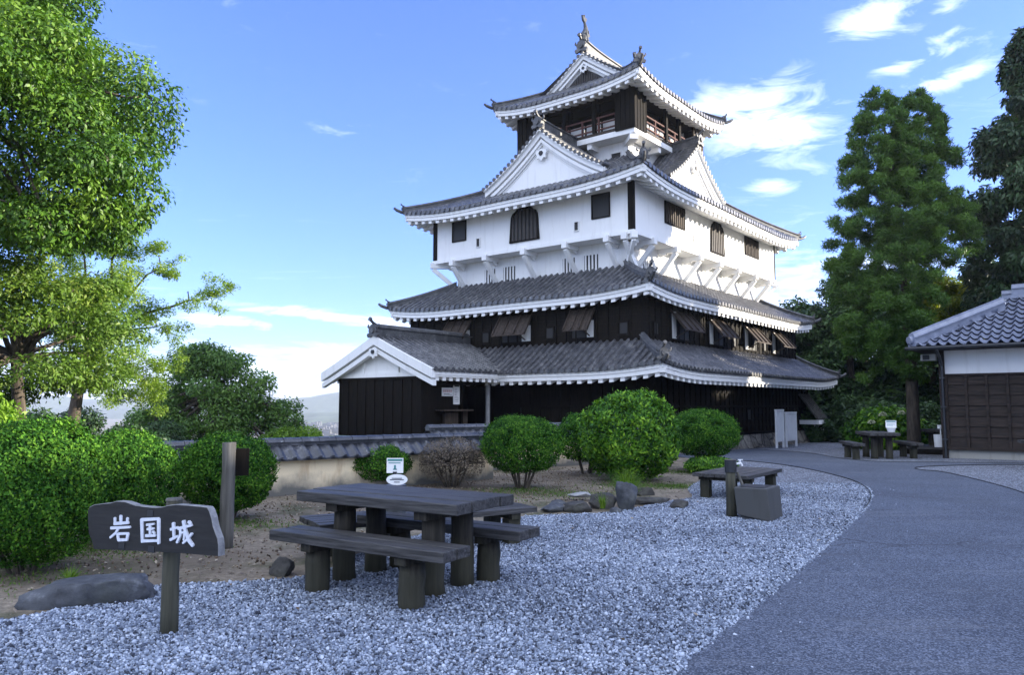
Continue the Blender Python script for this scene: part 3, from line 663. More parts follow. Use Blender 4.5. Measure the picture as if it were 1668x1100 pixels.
# dormer gables on the upper roof
def dormer(axis_, front, centre, hw, zA, Hd, back, sgn=-1, ridge_lift=.30):
    prof = lambda d: zA - Hd * (1.28 * (d / hw) - .28 * (d / hw) ** 2)
    T = (lambda a, b, z: Vector((a, b, z))) if axis_ == 'x' else (lambda a, b, z: Vector((b, a, z)))
    mb = MB(); n = max(3, round((back - front + .3) / .28)); 
    for sd_ in (-1, 1):
        ev = T(1, 0, 0)
        for i in range(n):
            a0 = front - .30 + (back - front + .30) * i / n; a1 = front - .30 + (back - front + .30) * (i + 1) / n; am = (a0 + a1) / 2; k = 8
            A_ = mb.add([T(a0, centre + sd_ * hw * j / k, prof(hw * j / k)) for j in range(k + 1)]); B_ = mb.add([T(a1, centre + sd_ * hw * j / k, prof(hw * j / k)) for j in range(k + 1)])
            mb.quad_strip(A_, B_, False)
            row_tube(mb, lambda w, am=am: T(am, centre + sd_ * (hw - w), prof(max(hw - w, 0)) + .004), hw - .05, .082, ev=ev, w0=0)
    ro = mb.build('dormer_roof', tile, castle)
    mb = MB(); pts = [T(front - .32 + (back - front + .3) * i / 6, centre, zA + .02 + .10 * (1 - i / 6) ** 3) for i in range(7)]; ridge_sweep(mb, pts, .26, .42); mb.build('ridge', tile_edge, ro)
    d_ = (-1, 0) if axis_ == 'x' else (0, -1)
    mb = MB(); ornament(mb, T(front - .36, centre, zA + .12), d_, .85); mb.build('ridge_end_tile', tile_edge, ro)
    hh = lambda b: prof(min(abs(b - centre), hw)); ys_ = [centre - hw + 2 * hw * i / 28 for i in range(29)]
    # the builders below work in x; swap afterwards for a y gable
    def swap(m): 
        if axis_ != 'x': m.v = [(q[1], q[0], q[2]) for q in m.v]
        return m
    mb = MB(); mb.prism([(ys_[0], prof(hw) - .5)] + [(y, hh(y) - .08) for y in ys_] + [(ys_[-1], prof(hw) - .5)], lambda a, b, k: Vector((front + .15 * k, a, b))); gw = swap(mb).build('gable_wall', plaster, castle)
    mb = MB(); barge(mb, front - .10, -1, centre, ys_, hh, .52, .10); swap(mb).build('barge_board', plaster, gw)
    mb = MB(); barge(mb, front - .02, -1, centre, ys_, lambda y: hh(y) - .50, .22, .05); swap(mb).build('barge_moulding', plaster, gw)
    mb = MB(); pendant(mb, front - .10, -1, centre, zA - 1.05, .8); swap(mb).build('gable_pendant', [plaster, window_black], gw)
    mb = MB(); verge_tiles(mb, front - .05, -1, centre, ys_, hh, .27); swap(mb).build('verge_tiles', [tile_edge, plaster], ro)
dormer('x', 1.25, 4.90, 3.0, 13.0, 2.08, 4.3)
dormer('y', 1.0, 7.15, 2.75, 13.05, 2.0, 2.6)

# --- storeys
def board_wall(name, x0, x1, y0, y1, z0, z1, sp=.45, mid=None, mat_=black_wood, horiz=.27):
    """box storey clad in overlapping horizontal boards held by vertical battens"""
    mb = MB(); mb.box(x0, x1, y0, y1, z0, z1)
    z = z0
    while z < z1 - .05:
        zt = min(z + horiz, z1)
        for (p, q, n_) in (((x0, y1), (x0, y0), (-1, 0)), ((x0, y0), (x1, y0), (0, -1))):
            a, b = .028, .006   # each board leans out at its foot
            P0, P1 = Vector((*p, 0)), Vector((*q, 0)); nn = Vector((*n_, 0))
            mb.face([P0 + nn * a + Vector((0, 0, z)), P1 + nn * a + Vector((0, 0, z)), P1 + nn * b + Vector((0, 0, zt)), P0 + nn * b + Vector((0, 0, zt))])
            mb.face([P0 + Vector((0, 0, z)), P1 + Vector((0, 0, z)), P1 + nn * a + Vector((0, 0, z)), P0 + nn * a + Vector((0, 0, z))])
        z = zt
    for (lo, hi, ax) in ((y0, y1, 'y'), (x0, x1, 'x')):
        n = round((hi - lo) / sp)
        for i in range(n + 1):
            c = lo + (hi - lo) * i / n
            if ax == 'y': mb.box(x0 - .055, x0 + .01, c - .03, c + .03, z0, z1)
            else: mb.box(c - .03, c + .03, y0 - .055, y0 + .01, z0, z1)
    return mb.build(name, mat_, castle)
E1, E2 = 1.05, .65
mb = MB(); mb.hexa([(-1.6, -1.6, -.9), (XL + 1.6, -1.6, -.9), (XL + 1.6, YL + 1.6, -.9), (-1.6, YL + 1.6, -.9), (-1.1, -1.1, .44), (XL + 1.1, -1.1, .44), (XL + 1.1, YL + 1.1, .44), (-1.1, YL + 1.1, .44)])
mb.build('stone_base', stone_base_m, castle)
low = board_wall('lower_wall', -E1, XL + E1, -E1, YL + E1, .45, 2.75)
mid = board_wall('middle_wall', -E2, XL + E2, -E2, YL + E2, 3.4, 5.35)
mb = MB(); mb.box(-E1 - .10, XL + E1 + .1, -E1 - .10, YL + E1 + .1, .40, .52); mb.box(-E1 - .09, XL + .3, -E1 - .09, -E1 + .02, 1.52, 1.60); mb.box(-E1 - .09, -E1 + .02, -E1 - .09, 5.1, 1.52, 1.60)
mb.build('wall_ledge', black_wood, castle)
mb = MB(); mb.box(.75, XL - .75, .75, YL - .75, 6.2, 7.95); mb.build('bracketed_wall', plaster, castle)
mb = MB(); mb.box(0, XL, 0, YL, 7.82, 9.98); up = mb.build('upper_wall', plaster, castle)
mb = MB(); mb.box(-.035, XL + .035, -.035, YL + .035, 7.76, 7.90); mb.build('wall_sill', plaster, castle)
# dark corner boards
for x, y, fx, fy in ((-.02, -.02, 1, 1), (-.02, YL + .02, 1, -1), (XL + .02, -.02, -1, 1)):
    mb = MB(); mb.box(min(x, x + fx * .05), max(x, x + fx * .05), min(y, y + fy * .24), max(y, y + fy * .24), 7.92, 9.70); mb.box(min(x + fx * .05, x + fx * .12), max(x + fx * .05, x + fx * .12), min(y, y + fy * .05), max(y, y + fy * .05), 7.92, 9.70)
    mb.build('corner_board', black_wood, castle)
# brackets below the overhanging white storey
def bracket(px, py, dx, dy, corner=False):
    mb = MB(); d = Vector((dx, dy, 0)); p = Vector((px, py, 0)); L_ = .80 if not corner else 1.1
    mb.beam(p - d * .14 + Vector((0, 0, 7.70)), p + d * L_ + Vector((0, 0, 7.70)), .22, .24)
    mb.beam(p - d * .02 + Vector((0, 0, 7.55)), p + d * L_ + Vector((0, 0, 6.62)), .125, .18)
    mb.beam(p + d * (L_ - .10) + Vector((0, 0, 7.5)), p + d * (L_ - .42) + Vector((0, 0, 7.6)), .13, .12)
    mb.build('bracket', plaster, castle)
for y in (8.8, 6.95, 4.95, 2.95, 1.1): bracket(0, y, 1, 0)
for x in (1.4, 3.3, 5.45, 7.45, 9.5, 11.6, 13.4): bracket(x, 0, 0, 1)
q2 = math.sqrt(.5)
bracket(0, 0, q2, q2, True); bracket(0, YL, q2, -q2, True); bracket(XL, 0, -q2, q2, True); bracket(0, .35, 1, 0)

def window(face, c, w, z0, z1, bars=5, depth=.06, off=0.0, name='window', frame=.05, barmat=lattice_m, frame_m=black_wood):
    """rectangular opening: dark pane set in a frame, vertical bars as sub-part"""
    T = (lambda a, b, z: (b, a, z)) if face == 'L' else (lambda a, b, z: (a, b, z))
    def bx(m, a0, a1, b0, b1, c0, c1):
        if face == 'L': m.box(b0, b1, a0, a1, c0, c1)
        else: m.box(a0, a1, b0, b1, c0, c1)
    mb = MB(); bx(mb, c - w / 2, c + w / 2, off - .012, off + .03, z0, z1)
    o = mb.build(name, window_black, castle)
    if frame:
        mb = MB(); f = frame
        bx(mb, c - w / 2 - f, c - w / 2, off - .05, off + .02, z0 - f, z1 + f); bx(mb, c + w / 2, c + w / 2 + f, off - .05, off + .02, z0 - f, z1 + f)
        bx(mb, c - w / 2, c + w / 2, off - .05, off + .02, z1, z1 + f); bx(mb, c - w / 2, c + w / 2, off - .05, off + .02, z0 - f, z0)
        mb.build('frame', frame_m, o)
    if bars:
        mb = MB()
        for i in range(bars):
            a = c - w / 2 + w * (i + .5) / bars; bx(mb, a - w / bars * .22, a + w / bars * .22, off - .045, off - .012, z0, z1)
        mb.build('bars', barmat, o)
    return o
def bell_window(face, c, w, z0, z1, off=0.0):
    half = [(.50, 0), (.475, .30), (.46, .55), (.44, .70), (.38, .80), (.30, .83), (.26, .88), (.18, .915), (.09, .93), (.04, .98), (0, 1.08)]
    ol = [(c + a * w, z0 + b * (z1 - z0)) for a, b in half] + [(c - a * w, z0 + b * (z1 - z0)) for a, b in half[-2::-1]]
    T = (lambda a, b, d: Vector((d, a, b))) if face == 'L' else (lambda a, b, d: Vector((a, d, b)))
    mb = MB(); mb.prism(ol, lambda a, b, k: T(a, b, off - .02 + .05 * k)); o = mb.build('bell_window', window_black, castle)
    mb = MB(); n = len(ol); zc = (z0 + z1) / 2; inner = [(c + (a - c) * .88, zc + (b - zc) * .92) for a, b in ol]
    for i in range(n):
        j = (i + 1) % n
        mb.hexa([T(*ol[i], off - .06), T(*ol[j], off - .06), T(*inner[j], off - .06), T(*inner[i], off - .06), T(*ol[i], off - .01), T(*ol[j], off - .01), T(*inner[j], off - .01), T(*inner[i], off - .01)])
    mb.build('frame', black_wood, o)
    mb = MB()
    for i in range(7):
        a = c - w * .38 + w * .76 * i / 6; zt = z0 + (z1 - z0) * (.92 - .55 * abs(a - c) / w)
        if face == 'L': mb.box(off - .05, off - .02, a - w * .035, a + w * .035, z0 + .05, zt)
        else: mb.box(a - w * .035, a + w * .035, off - .05, off - .02, z0 + .05, zt)
    mb.build('bars', lattice_m, o)
window('L', 8.43, .72, 8.62, 9.42, 0, frame=.04); window('L', 1.36, .72, 8.55, 9.40, 0, frame=.04)
window('L', 7.35, .17, 8.22, 8.56, 0, frame=.025, frame_m=plaster); window('L', 2.44, .17, 8.20, 8.52, 0, frame=.025, frame_m=plaster)
bell_window('L', 4.92, 1.5, 8.12, 9.62)
window('R', 3.25, 1.62, 8.64, 9.42, 9, frame=.05, barmat=brown_wood); window('R', 11.25, 1.62, 8.66, 9.44, 9, frame=.05, barmat=brown_wood); bell_window('R', 7.27, 1.45, 8.12, 9.66)
window('R', 4.85, .10, 8.25, 8.55, 0, frame=.02, frame_m=plaster); window('R', 9.65, .10, 8.25, 8.55, 0, frame=.02, frame_m=plaster)
for c in (7.35, 6.30, 3.32, 2.28): window('L', c, .56 if c in (7.35, 3.32) else .62, 6.72, 7.36, 4, off=.75, frame=0, barmat=plaster, name='barred_window')
for c in (2.3, 6.45, 10.5): window('R', c, .55, 6.75, 7.36, 4, off=.75, frame=0, barmat=plaster, name='barred_window')
# middle storey: propped shutters over openings, loopholes between
def shutter(face, c, w, ztop, drop=.78, out=.52, jamb=False):
    T = (lambda a, b, z: Vector((b, a, z))) if face == 'L' else (lambda a, b, z: Vector((a, b, z)))
    wo = window(face, c, w * .86, ztop - 1.02, ztop - .12, 0, off=-E2 - .03, frame=.05)
    mb = MB(); n = 7
    for i in range(n):
        a0 = c - w / 2 + w * i / n; a1 = a0 + w / n - .012
        p = [T(a0, -E2 - .06, ztop), T(a1, -E2 - .06, ztop), T(a1, -E2 - .06 - out, ztop - drop), T(a0, -E2 - .06 - out, ztop - drop)]
        mb.hexa([q - Vector((0, 0, .035)) for q in p] + p)
    for i in range(4):
        a = c - w / 2 + .05 + (w - .1) * i / 3
        mb.beam(T(a, -E2 - .05, ztop + .03), T(a, -E2 - .07 - out, ztop - drop + .03), .06, .05)
    o = mb.build('shutter', brown_wood, castle)
    mb = MB(); mb.beam(T(c - w * .3, -E2 - .05, ztop - 1.0), T(c - w * .3, -E2 - .04 - out, ztop - drop), .035, .035); mb.build('prop', brown_wood, o)
    mb = MB()
    if face == 'L': mb.box(-E2 - .12, -E2 - .045, c - w * .44, c - w * .20, ztop - 1.02, ztop - .42)
    else: mb.box(c - w * .44, c - w * .28, -E2 - .12, -E2 - .045, ztop - 1.02, ztop - .05)
    mb.build('pale_panel', shoji, wo)
for c, w in ((7.76, 1.35), (4.81, 1.65), (1.75, 1.1)): shutter('L', c, w, 5.06)
for c in (2.15, 5.4, 9.05, 12.4): shutter('R', c, 1.7, 5.05, .72, .60)
for c in (6.36, 3.23, .08): window('L', c, .34, 4.10, 4.48, 0, off=-E2 - .03, frame=.06, name='loophole')
for c in (.25, 7.25, 10.75, 13.7): window('R', c, .34, 4.10, 4.48, 0, off=-E2 - .03, frame=.06, name='loophole')
for c in (2.6, 7.6, 11.0): window('R', c, .40, 1.02, 1.42, 0, off=-E1 - .03, frame=.06, name='loophole')
# stone-drop chute at the far corner of the lower storey
mb = MB()
for i in range(6):
    a = 14.05 + 1.3 * i / 5; mb.beam((a, -E1 - .05, 2.15), (a, -E1 - .92, .95), .10, .10)
mb.face([(14.0, -E1 - .03, 2.12), (15.4, -E1 - .03, 2.12), (15.4, -E1 - .90, .93), (14.0, -E1 - .90, .93)])
ch = mb.build('stone_drop_chute', post_wood, castle)  # lighter wood colour stands in for sunlight on the ribs
mb = MB(); mb.box(13.95, 15.45, -E1 - .95, -E1 - .06, .70, .90); mb.box(14.9, 15.4, -E1 - .90, -E1 - .06, .40, .69); mb.build('chute_sill', plaster, ch)

# --- tower base, balcony floor, top storey
mb = MB(); mb.box(4.3, 9.45, 2.6, 7.35, 11.6, 12.95)
mb.box(3.6, 10.15, 1.9, 8.05, 12.965, 13.20)
for x, y, a, b in ((4.3, 2.6, -1, -1), (9.45, 2.6, 1, -1), (4.3, 7.35, -1, 1), (9.45, 7.35, 1, 1)): mb.beam((x - a * .1, y - b * .1, 12.84), (x + a * .62, y + b * .62, 12.84), .34, .24)
for y in (4.2, 5.8): mb.beam((4.4, y, 12.84), (3.7, y, 12.84), .22, .24)
for x in (6.0, 7.8): mb.beam((x, 2.7, 12.84), (x, 2.0, 12.84), .22, .24)
mb.build('tower_wall', plaster, castle)
window('L', 3.2, .46, 12.05, 12.50, 0, off=4.3, frame=.03, frame_m=plaster)
BX0, BX1, BY0, BY1 = 3.54, 10.2, 1.86, 8.02
mb = MB(); mb.box(BX0 + .05, BX1 - .05, BY0 + .05, BY1 - .05, 13.205, 13.33); mb.build('balcony_floor', brown_wood, castle)
mb = MB(); mb.box(BX0 + .9, BX1 - .9, BY0 + .9, BY1 - .9, 14.98, 15.04)
for (x, y) in [(BX0 + .9, BY0 + .9 + (BY1 - BY0 - 1.8) * i / 3) for i in range(4)] + [(BX1 - .9, BY0 + .9 + (BY1 - BY0 - 1.8) * i / 3) for i in range(4)] + [(BX0 + .9 + (BX1 - BX0 - 1.8) * i / 3, BY0 + .9) for i in (1, 2)] + [(BX0 + .9 + (BX1 - BX0 - 1.8) * i / 3, BY1 - .9) for i in (1, 2)]:
    mb.box(x - .09, x + .09, y - .09, y + .09, 13.33, 14.98)
for z in (13.95, 14.55):
    mb.beam((BX0 + .9, BY0 + .9, z), (BX0 + .9, BY1 - .9, z), .07, .07); mb.beam((BX0 + .9, BY0 + .9, z), (BX1 - .9, BY0 + .9, z), .07, .07)
    mb.beam((BX1 - .9, BY0 + .9, z), (BX1 - .9, BY1 - .9, z), .07, .07); mb.beam((BX0 + .9, BY1 - .9, z), (BX1 - .9, BY1 - .9, z), .07, .07)
inn = mb.build('top_room_frame', black_wood, castle)
mb = MB()
for i in range(5): mb.box(BX0 + .40, BX0 + .42, BY0 + 1.05 + i * .84, BY0 + 1.78 + i * .84, 13.42, 13.92)
for i in range(5): mb.box(BX0 + 1.15 + i * .92, BX0 + 1.95 + i * .92, BY0 + .40, BY0 + .42, 13.42, 13.92)
mb.build('low_panel', shoji, inn)
mb = MB(); mb.box(BX0 + .06, BX1 - .06, BY0 + .06, BY1 - .06, 15.05, 15.09); mb.build('balcony_ceiling', brown_wood, castle)
for (x0, x1, y0, y1) in ((BX0, BX0 + 1.0, BY0, BY0 + .92), (BX0, BX0 + 1.0, BY1 - 1.0, BY1), (BX1 - 1.0, BX1, BY0, BY0 + .92), (BX1 - 1.0, BX1, BY1 - 1.0, BY1)):
    mb = MB(); lx, ly = (x0 < 5), (y0 < 4); t_ = .06; zb = 13.16 if lx and ly else 13.22
    px = x0 if lx else x1 - t_; mb.box(px, px + t_, y0, y1, zb, 15.0)
    py = y0 if ly else y1 - t_; mb.box(x0 + (t_ if lx else 0), x1 - (0 if lx else t_), py, py + t_, zb, 15.0)
    for i in range(5):
        yy = y0 + (y1 - y0) * (i + .0) / 4; xx = x0 + (x1 - x0) * i / 4
        mb.box(px - .02, px + t_ + .02, max(yy - .02, y0 - .02), min(yy + .02, y1 + .02), zb + .01, 14.99); mb.box(max(xx - .02, x0 - .02), min(xx + .02, x1 + .02), py - .02, py + t_ + .02, zb + .01, 14.99)
    mb.build('corner_panel', brown_wood if not lx else black_wood, castle)
for k in range(4):
    mb = MB()
    if k == 0: p, q = (BX0 + .08, BY0 + .95), (BX0 + .08, BY1 - 1.0)
    elif k == 1: p, q = (BX0 + 1.0, BY0 + .08), (BX1 - 1.0, BY0 + .08)
    elif k == 2: p, q = (BX1 - .08, BY0 + .95), (BX1 - .08, BY1 - 1.0)
    else: p, q = (BX0 + 1.0, BY1 - .08), (BX1 - 1.0, BY1 - .08)
    for z in (13.45, 13.72, 13.98): mb.beam((*p, z), (*q, z), .06, .06)
    for i in range(6):
        x, y = p[0] + (q[0] - p[0]) * i / 5, p[1] + (q[1] - p[1]) * i / 5; mb.box(x - .035, x + .035, y - .035, y + .035, 13.33, 14.02)
    mb.build('railing', red_wood, castle)
# tall posts from balcony edge to the eaves
for (x, y) in ((BX0 + .06, 5.44), (BX0 + .06, 3.86), (BX0 + 2.9, BY0 + .06), (BX0 + 4.2, BY0 + .06)):
    mb = MB(); mb.box(x - .08, x + .08, y - .08, y + .08, 13.33, 15.04); mb.build('balcony_post', black_wood, castle)

# --- entrance wing with its gable
AY0, AY1, AXF, AXE = 4.38, 10.16, -5.4, -5.72
ayc, ahw, aze, azr = (AY0 + AY1) / 2, (AY1 - AY0) / 2, 2.82, 4.06
ah = lambda d: azr - (azr - aze) * (1.06 * (d / ahw) - .06 * (d / ahw) ** 2)
mb = MB(); xb = -.66; n = round((xb - AXE) / .28)
for sd_ in (-1, 1):
    for i in range(n):
        a0 = AXE + (xb - AXE) * i / n; a1 = AXE + (xb - AXE) * (i + 1) / n; am = (a0 + a1) / 2; k = 6
        A_ = mb.add([(a0, ayc + sd_ * ahw * j / k, ah(ahw * j / k)) for j in range(k + 1)]); B_ = mb.add([(a1, ayc + sd_ * ahw * j / k, ah(ahw * j / k)) for j in range(k + 1)]); mb.quad_strip(A_, B_, False)
        row_tube(mb, lambda w, am=am: Vector((am, ayc + sd_ * (ahw - w), ah(max(ahw - w, 0)) + .004)), ahw - .06, .082, ev=Vector((1, 0, 0)))
        p, q = Vector((a0, ayc + sd_ * ahw, aze)), Vector((a1, ayc + sd_ * ahw, aze)); mb.face([p, q, q - Vector((0, 0, .075)), p - Vector((0, 0, .075))])
er = mb.build('entrance_roof', tile, castle)
mb = MB(); ridge_sweep(mb, [Vector((AXE + (xb - AXE) * i / 6, ayc, azr + .02)) for i in range(7)], .28, .42); mb.build('ridge', tile_edge, er)
mb = MB(); ornament(mb, Vector((AXE - .02, ayc, azr + .05)), (-1, 0), .8); mb.build('ridge_end_tile', tile_edge, er)
mb = MB()
for sd_ in (-1, 1):
    F = Face((AXE + .1, ayc + sd_ * ahw), (1, 0), (0, -sd_), xb - AXE - .1, aze, lambda w: 0, 0, 1, 1, lambda w: 0, lambda w: 0)
    face_eave(mb, F, .65, drop=.26, soff_rise=.25, sp=.34, x0=.01)
mb.build('eave', plaster, er)
ays = [AY0 + (AY1 - AY0) * i / 20 for i in range(21)]; ahh = lambda y: ah(min(abs(y - ayc), ahw))
mb = MB(); mb.prism([(5.0, 2.6), (9.6, 2.6), (9.6, ahh(9.6) - .1), (ayc, azr - .1), (5.0, ahh(5.0) - .1)], lambda a, b, k: Vector((AXF + .02 + .12 * k, a, b))); gw = mb.build('gable_wall', plaster, castle)
mb = MB(); barge(mb, AXE + .06, -1, ayc, ays, ahh, .56, .09); mb.build('barge_board', plaster, gw)
mb = MB(); pendant(mb, AXE + .02, -1, ayc, azr - .62, .62); mb.build('gable_pendant', [plaster, window_black], gw)
mb = MB()
for yy, zz in ((ayc - .9, 3.15), (ayc + .9, 3.15)): mb.box(AXF - .03, AXF + .02, yy - .07, yy + .07, 2.66, zz)
mb.box(AXF - .06, AXF + .02, 4.95, 9.65, 2.60, 2.74); mb.build('gable_beam', plaster, gw)
mb = MB()   # front: tall vertical boards with thin battens
mb.box(AXF, AXF + .12, 5.15, 9.5, .45, 2.62)
for i in range(10):
    yy = 5.2 + 4.25 * i / 9; mb.box(AXF - .035, AXF + .005, yy - .03, yy + .03, .50, 2.60)
mb.box(AXF - .05, AXF + .02, 5.1, 9.55, 2.50, 2.615)
mb.box(AXF + .12, -E1 - .03, 9.38, 9.5, .45, 2.62)          # far side
mb.box(AXF + .12, -4.83, 5.15, 5.27, .45, 2.62)             # near side, left of the opening
mb.box(-4.83, -1.15, 5.16, 5.26, 2.32, 2.615)               # lintel
mb.box(AXF + .12, -E1 - .06, 5.3, 9.36, 2.62, 2.66)         # ceiling
mb.build('entrance_wall', black_wood, castle)
mb = MB(); mb.box(AXF - .10, -4.7, 5.0, 9.60, .46, .50); mb.build('sill_flashing', copper, castle)
mb = MB(); mb.box(AXF + .12, -E1 - .12, 5.2, 9.3, -.4, .45); mb.box(AXF + .05, -4.6, 5.3, 9.4, -.6, .44); mb.build('entrance_floor', concrete, castle)
mb = MB(); mb.box(-4.80, -3.22, 5.42, 5.50, .45, 2.60); mb.box(-3.30, -3.20, 5.28, 5.42, .45, 2.60); mb.build('booth_wall', black_wood, castle)
mb = MB(); mb.box(-4.5, -2.95, 5.0, 5.40, 1.40, 1.46); mb.build('booth_counter', brown_wood, castle)
mb = MB(); mb.box(-4.15, -3.45, 5.28, 5.40, .50, 1.35); mb.box(-3.19, -2.95, 5.28, 5.38, .5, 1.38); mb.build('booth_front', brown_wood, castle)
mb = MB(); mb.box(-3.0, -2.3, 7.4, 7.46, .45, 2.4); mb.build('inner_door', mat('dull_door', plaster_f((.22, .21, .20), (.12, .11, .1), .4)), castle)
mb = MB(); mb.tube([(-1.96, 5.16, .45), (-1.96, 5.16, 2.4)], .085, 12); mb.build('entrance_post', simple('grey_post', (.30, .30, .30), .6), castle, smooth=False)

# ------------------------------------------------------------------ notices at the entrance
cm = castle.matrix_basis.copy()
CM = Matrix.Translation(CO) @ Matrix.Rotation(R(51.6), 4, 'Z')
def at_castle(x, y, z): return CM @ Vector((x, y, z))
nt_ = thing('notice', at_castle(-3.92, 5.40, 2.08), R(51.6), 'small white notice with red lettering pinned inside the castle entrance', 'notice')
mb = MB(); mb.box(-.28, .28, -.025, 0, -.15, .15); mb.build('board', paper, nt_)
mb = MB(); rn = random.Random(4)
for i in range(5):
    a = -.23 + i * .096; mb.box(a, a + .075, -.030, -.026, .07, .078); mb.box(a + .01, a + .018, -.030, -.026, -.0, .068); mb.box(a + .055, a + .063, -.030, -.026, .0, .068); mb.box(a, a + .075, -.030, -.026, -.012, -.003)
    mb.box(a + .02, a + .053, -.030, -.026, .03, .038)
mb.build('red_writing', red_ink, nt_)
mb = MB(); mb.box(-.2, .22, -.030, -.026, -.10, -.085); mb.box(-.2, .1, -.030, -.026, -.075, -.062); mb.build('small_print', ink, nt_)
nt2 = thing('notice', at_castle(-3.46, 5.38, 2.0), R(51.6), 'tall narrow white notice with rows of small dark print at the castle entrance', 'notice')
mb = MB(); mb.box(-.17, .17, -.025, 0, -.36, .36); mb.build('board', paper, nt2)
mb = MB(); mb.box(-.12, .12, -.03, -.026, .27, .32)
for i in range(9): mb.box(-.12, -.12 + .1 + .14 * rn.random(), -.03, -.026, .2 - i * .058, .212 - i * .058)
mb.build('small_print', ink, nt2)
# white slatted screens by the castle's right face
for i, (cx, cz, w, hgt, lab) in enumerate(((8.35, .62, .80, 1.55, 'taller narrower white slatted screen in front of the dark castle wall'), (9.75, .40, 1.25, 1.45, 'lower wider white slatted screen in front of the dark castle wall'))):
    p = at_castle(cx, -2.1, 0); p.z = gz(p.x, p.y)
    s_ = thing('slatted_screen', p, R(51.6), lab, 'screen', 'white slatted screens beside the castle')
    mb = MB(); z0 = .28; z1 = hgt
    mb.box(-w / 2 - .05, w / 2 + .05, -.05, .05, z1, z1 + .06); mb.build('cap', white_paint, s_)
    for sg_ in (-1, 1): mb = MB(); mb.box(sg_ * w / 2 - .04, sg_ * w / 2 + .04, -.04, .04, 0, z1); mb.build('post', white_paint, s_)
    mb = MB(); n = int(w / .055)
    for k in range(n): a = -w / 2 + .05 + (w - .1) * k / (n - 1); mb.box(a - .016, a + .016, -.02, .01, z0, z1)
    for k in range(9): z = z0 + (z1 - z0) * k / 8; mb.box(-w / 2 + .04, w / 2 - .04, .012, .03, z - .02, z + .02)
    mb.build('slats', white_paint, s_)

# ------------------------------------------------------------------ garden wall with tile coping
def garden_wall(p, q, h_, label):
    p, q = Vector((*p, 0)), Vector((*q, 0)); L_ = (q - p).length; ang = math.atan2((q - p).y, (q - p).x)
    t_ = thing('garden_wall', (p.x, p.y, 0), ang, label, 'wall', 'low plastered garden walls')
    mb = MB(); mb.box(0, L_, -.13, .13, -.6, h_ - .30); mb.build('plaster_body', cream, t_)
    mb = MB(); n = round(L_ / .25); zt, ze, hw = h_ - .10, h_ - .33, .36
    for sd_ in (-1, 1):
        for c in range(2):
            w0, w1 = hw * (1 - .5 * c), hw * (.5 - .5 * c) 
            za, zb = ze + (zt - ze) * (c / 2) + (.03 if c else .0), ze + (zt - ze) * (c + 1) / 2 + .03
            for i in range(n):
                a0, a1 = L_ * i / n, L_ * (i + 1) / n; prof = [(0, .0), (.30, -.018), (.62, -.006), (.80, .022), (1.02, .026)]
                lo = mb.add([(a0 + (a1 - a0) * u, sd_ * w0, za + dz) for u, dz in prof]); hi = mb.add([(a0 + (a1 - a0) * u, sd_ * w1, zb + dz) for u, dz in prof]); mb.quad_strip(lo, hi, False)
                l2 = mb.add([(a0 + (a1 - a0) * u, sd_ * w0, za + dz - .03) for u, dz in prof]); mb.quad_strip(lo, l2, False)
    mb.box(0, L_, -.30, .30, ze - .05, ze - .012)
    mb.build('coping_tiles', wall_tile, t_)
    mb = MB(); k = round(L_ / .34)
    mb.box(0, L_, -.09, .09, zt - .02, zt + .035); mb.box(0, L_, -.12, .12, zt + .036, zt + .05)
    for i in range(k):
        a0, a1 = L_ * i / k, L_ * (i + 1) / k - .006
        r0 = [(math.cos(math.pi * j / 6) * .085, math.sin(math.pi * j / 6) * .075) for j in range(7)]
        A_ = mb.add([(a0, y, zt + .05 + z) for y, z in r0]); B_ = mb.add([(a1, y * .9, zt + .05 + z * .9) for y, z in r0]); mb.quad_strip(A_, B_, False); mb.f.append(tuple(A_)); mb.m.append(0); mb.f.append(tuple(B_)); mb.m.append(0)
    mb.build('ridge_tiles', wall_tile, t_)
    return t_
wdir = Vector((.754, .657)); w0 = Vector((-4.19, 13.85))
pa = w0 - wdir * 7.5; pb = w0 + wdir * 4.9
garden_wall(pa, pb, 1.00, 'long cream garden wall with dark tile coping behind the round bushes')
pc_ = Vector((-2.0, 18.2)); pd_ = pc_ + Vector((.80, .60)) * 7.5
garden_wall(pc_, pd_, 1.13, 'second garden wall with tile coping just below the castle entrance')

# ------------------------------------------------------------------ house at the right
HC = (13.43, 23.98, -.02); HD = 4.6; HLn = 9.5
house = thing('house', HC, R(-38.4), 'low dark boarded house with blue grey tile roof at right', 'house')
mb = MB(); mb.box(0, HLn, .03, HD, -.4, .30); mb.build('footing', footing, house)
mb = MB(); mb.box(.02, HLn, .02, HD, .30, 2.56)
k = 0; z = .34
while z < 2.5:
    mb.hexa([(.0, -.035, z), (HLn, -.035, z), (HLn, .03, z), (0, .03, z), (0, .004, z + .318), (HLn, .004, z + .318), (HLn, .03, z + .318), (0, .03, z + .318)]); z += .32
mb.build('board_wall', house_wood, house)
mb = MB()
for i in range(18): a = .12 + i * .54; mb.box(a - .035, a + .035, -.075, .0, .34, 2.54)
mb.box(-.02, HLn, -.06, .05, 2.54, 2.60); mb.box(-.04, HLn, -.09, .05, .26, .34); mb.build('battens', house_wood, house)
mb = MB(); mb.box(.05, HLn, .04, HD, 2.60, 3.50); mb.build('plaster_band', plaster, house)
mb = MB(); mb.box(-.06, .10, -.06, .10, -.05, 3.4); mb.build('corner_post', house_wood, house)
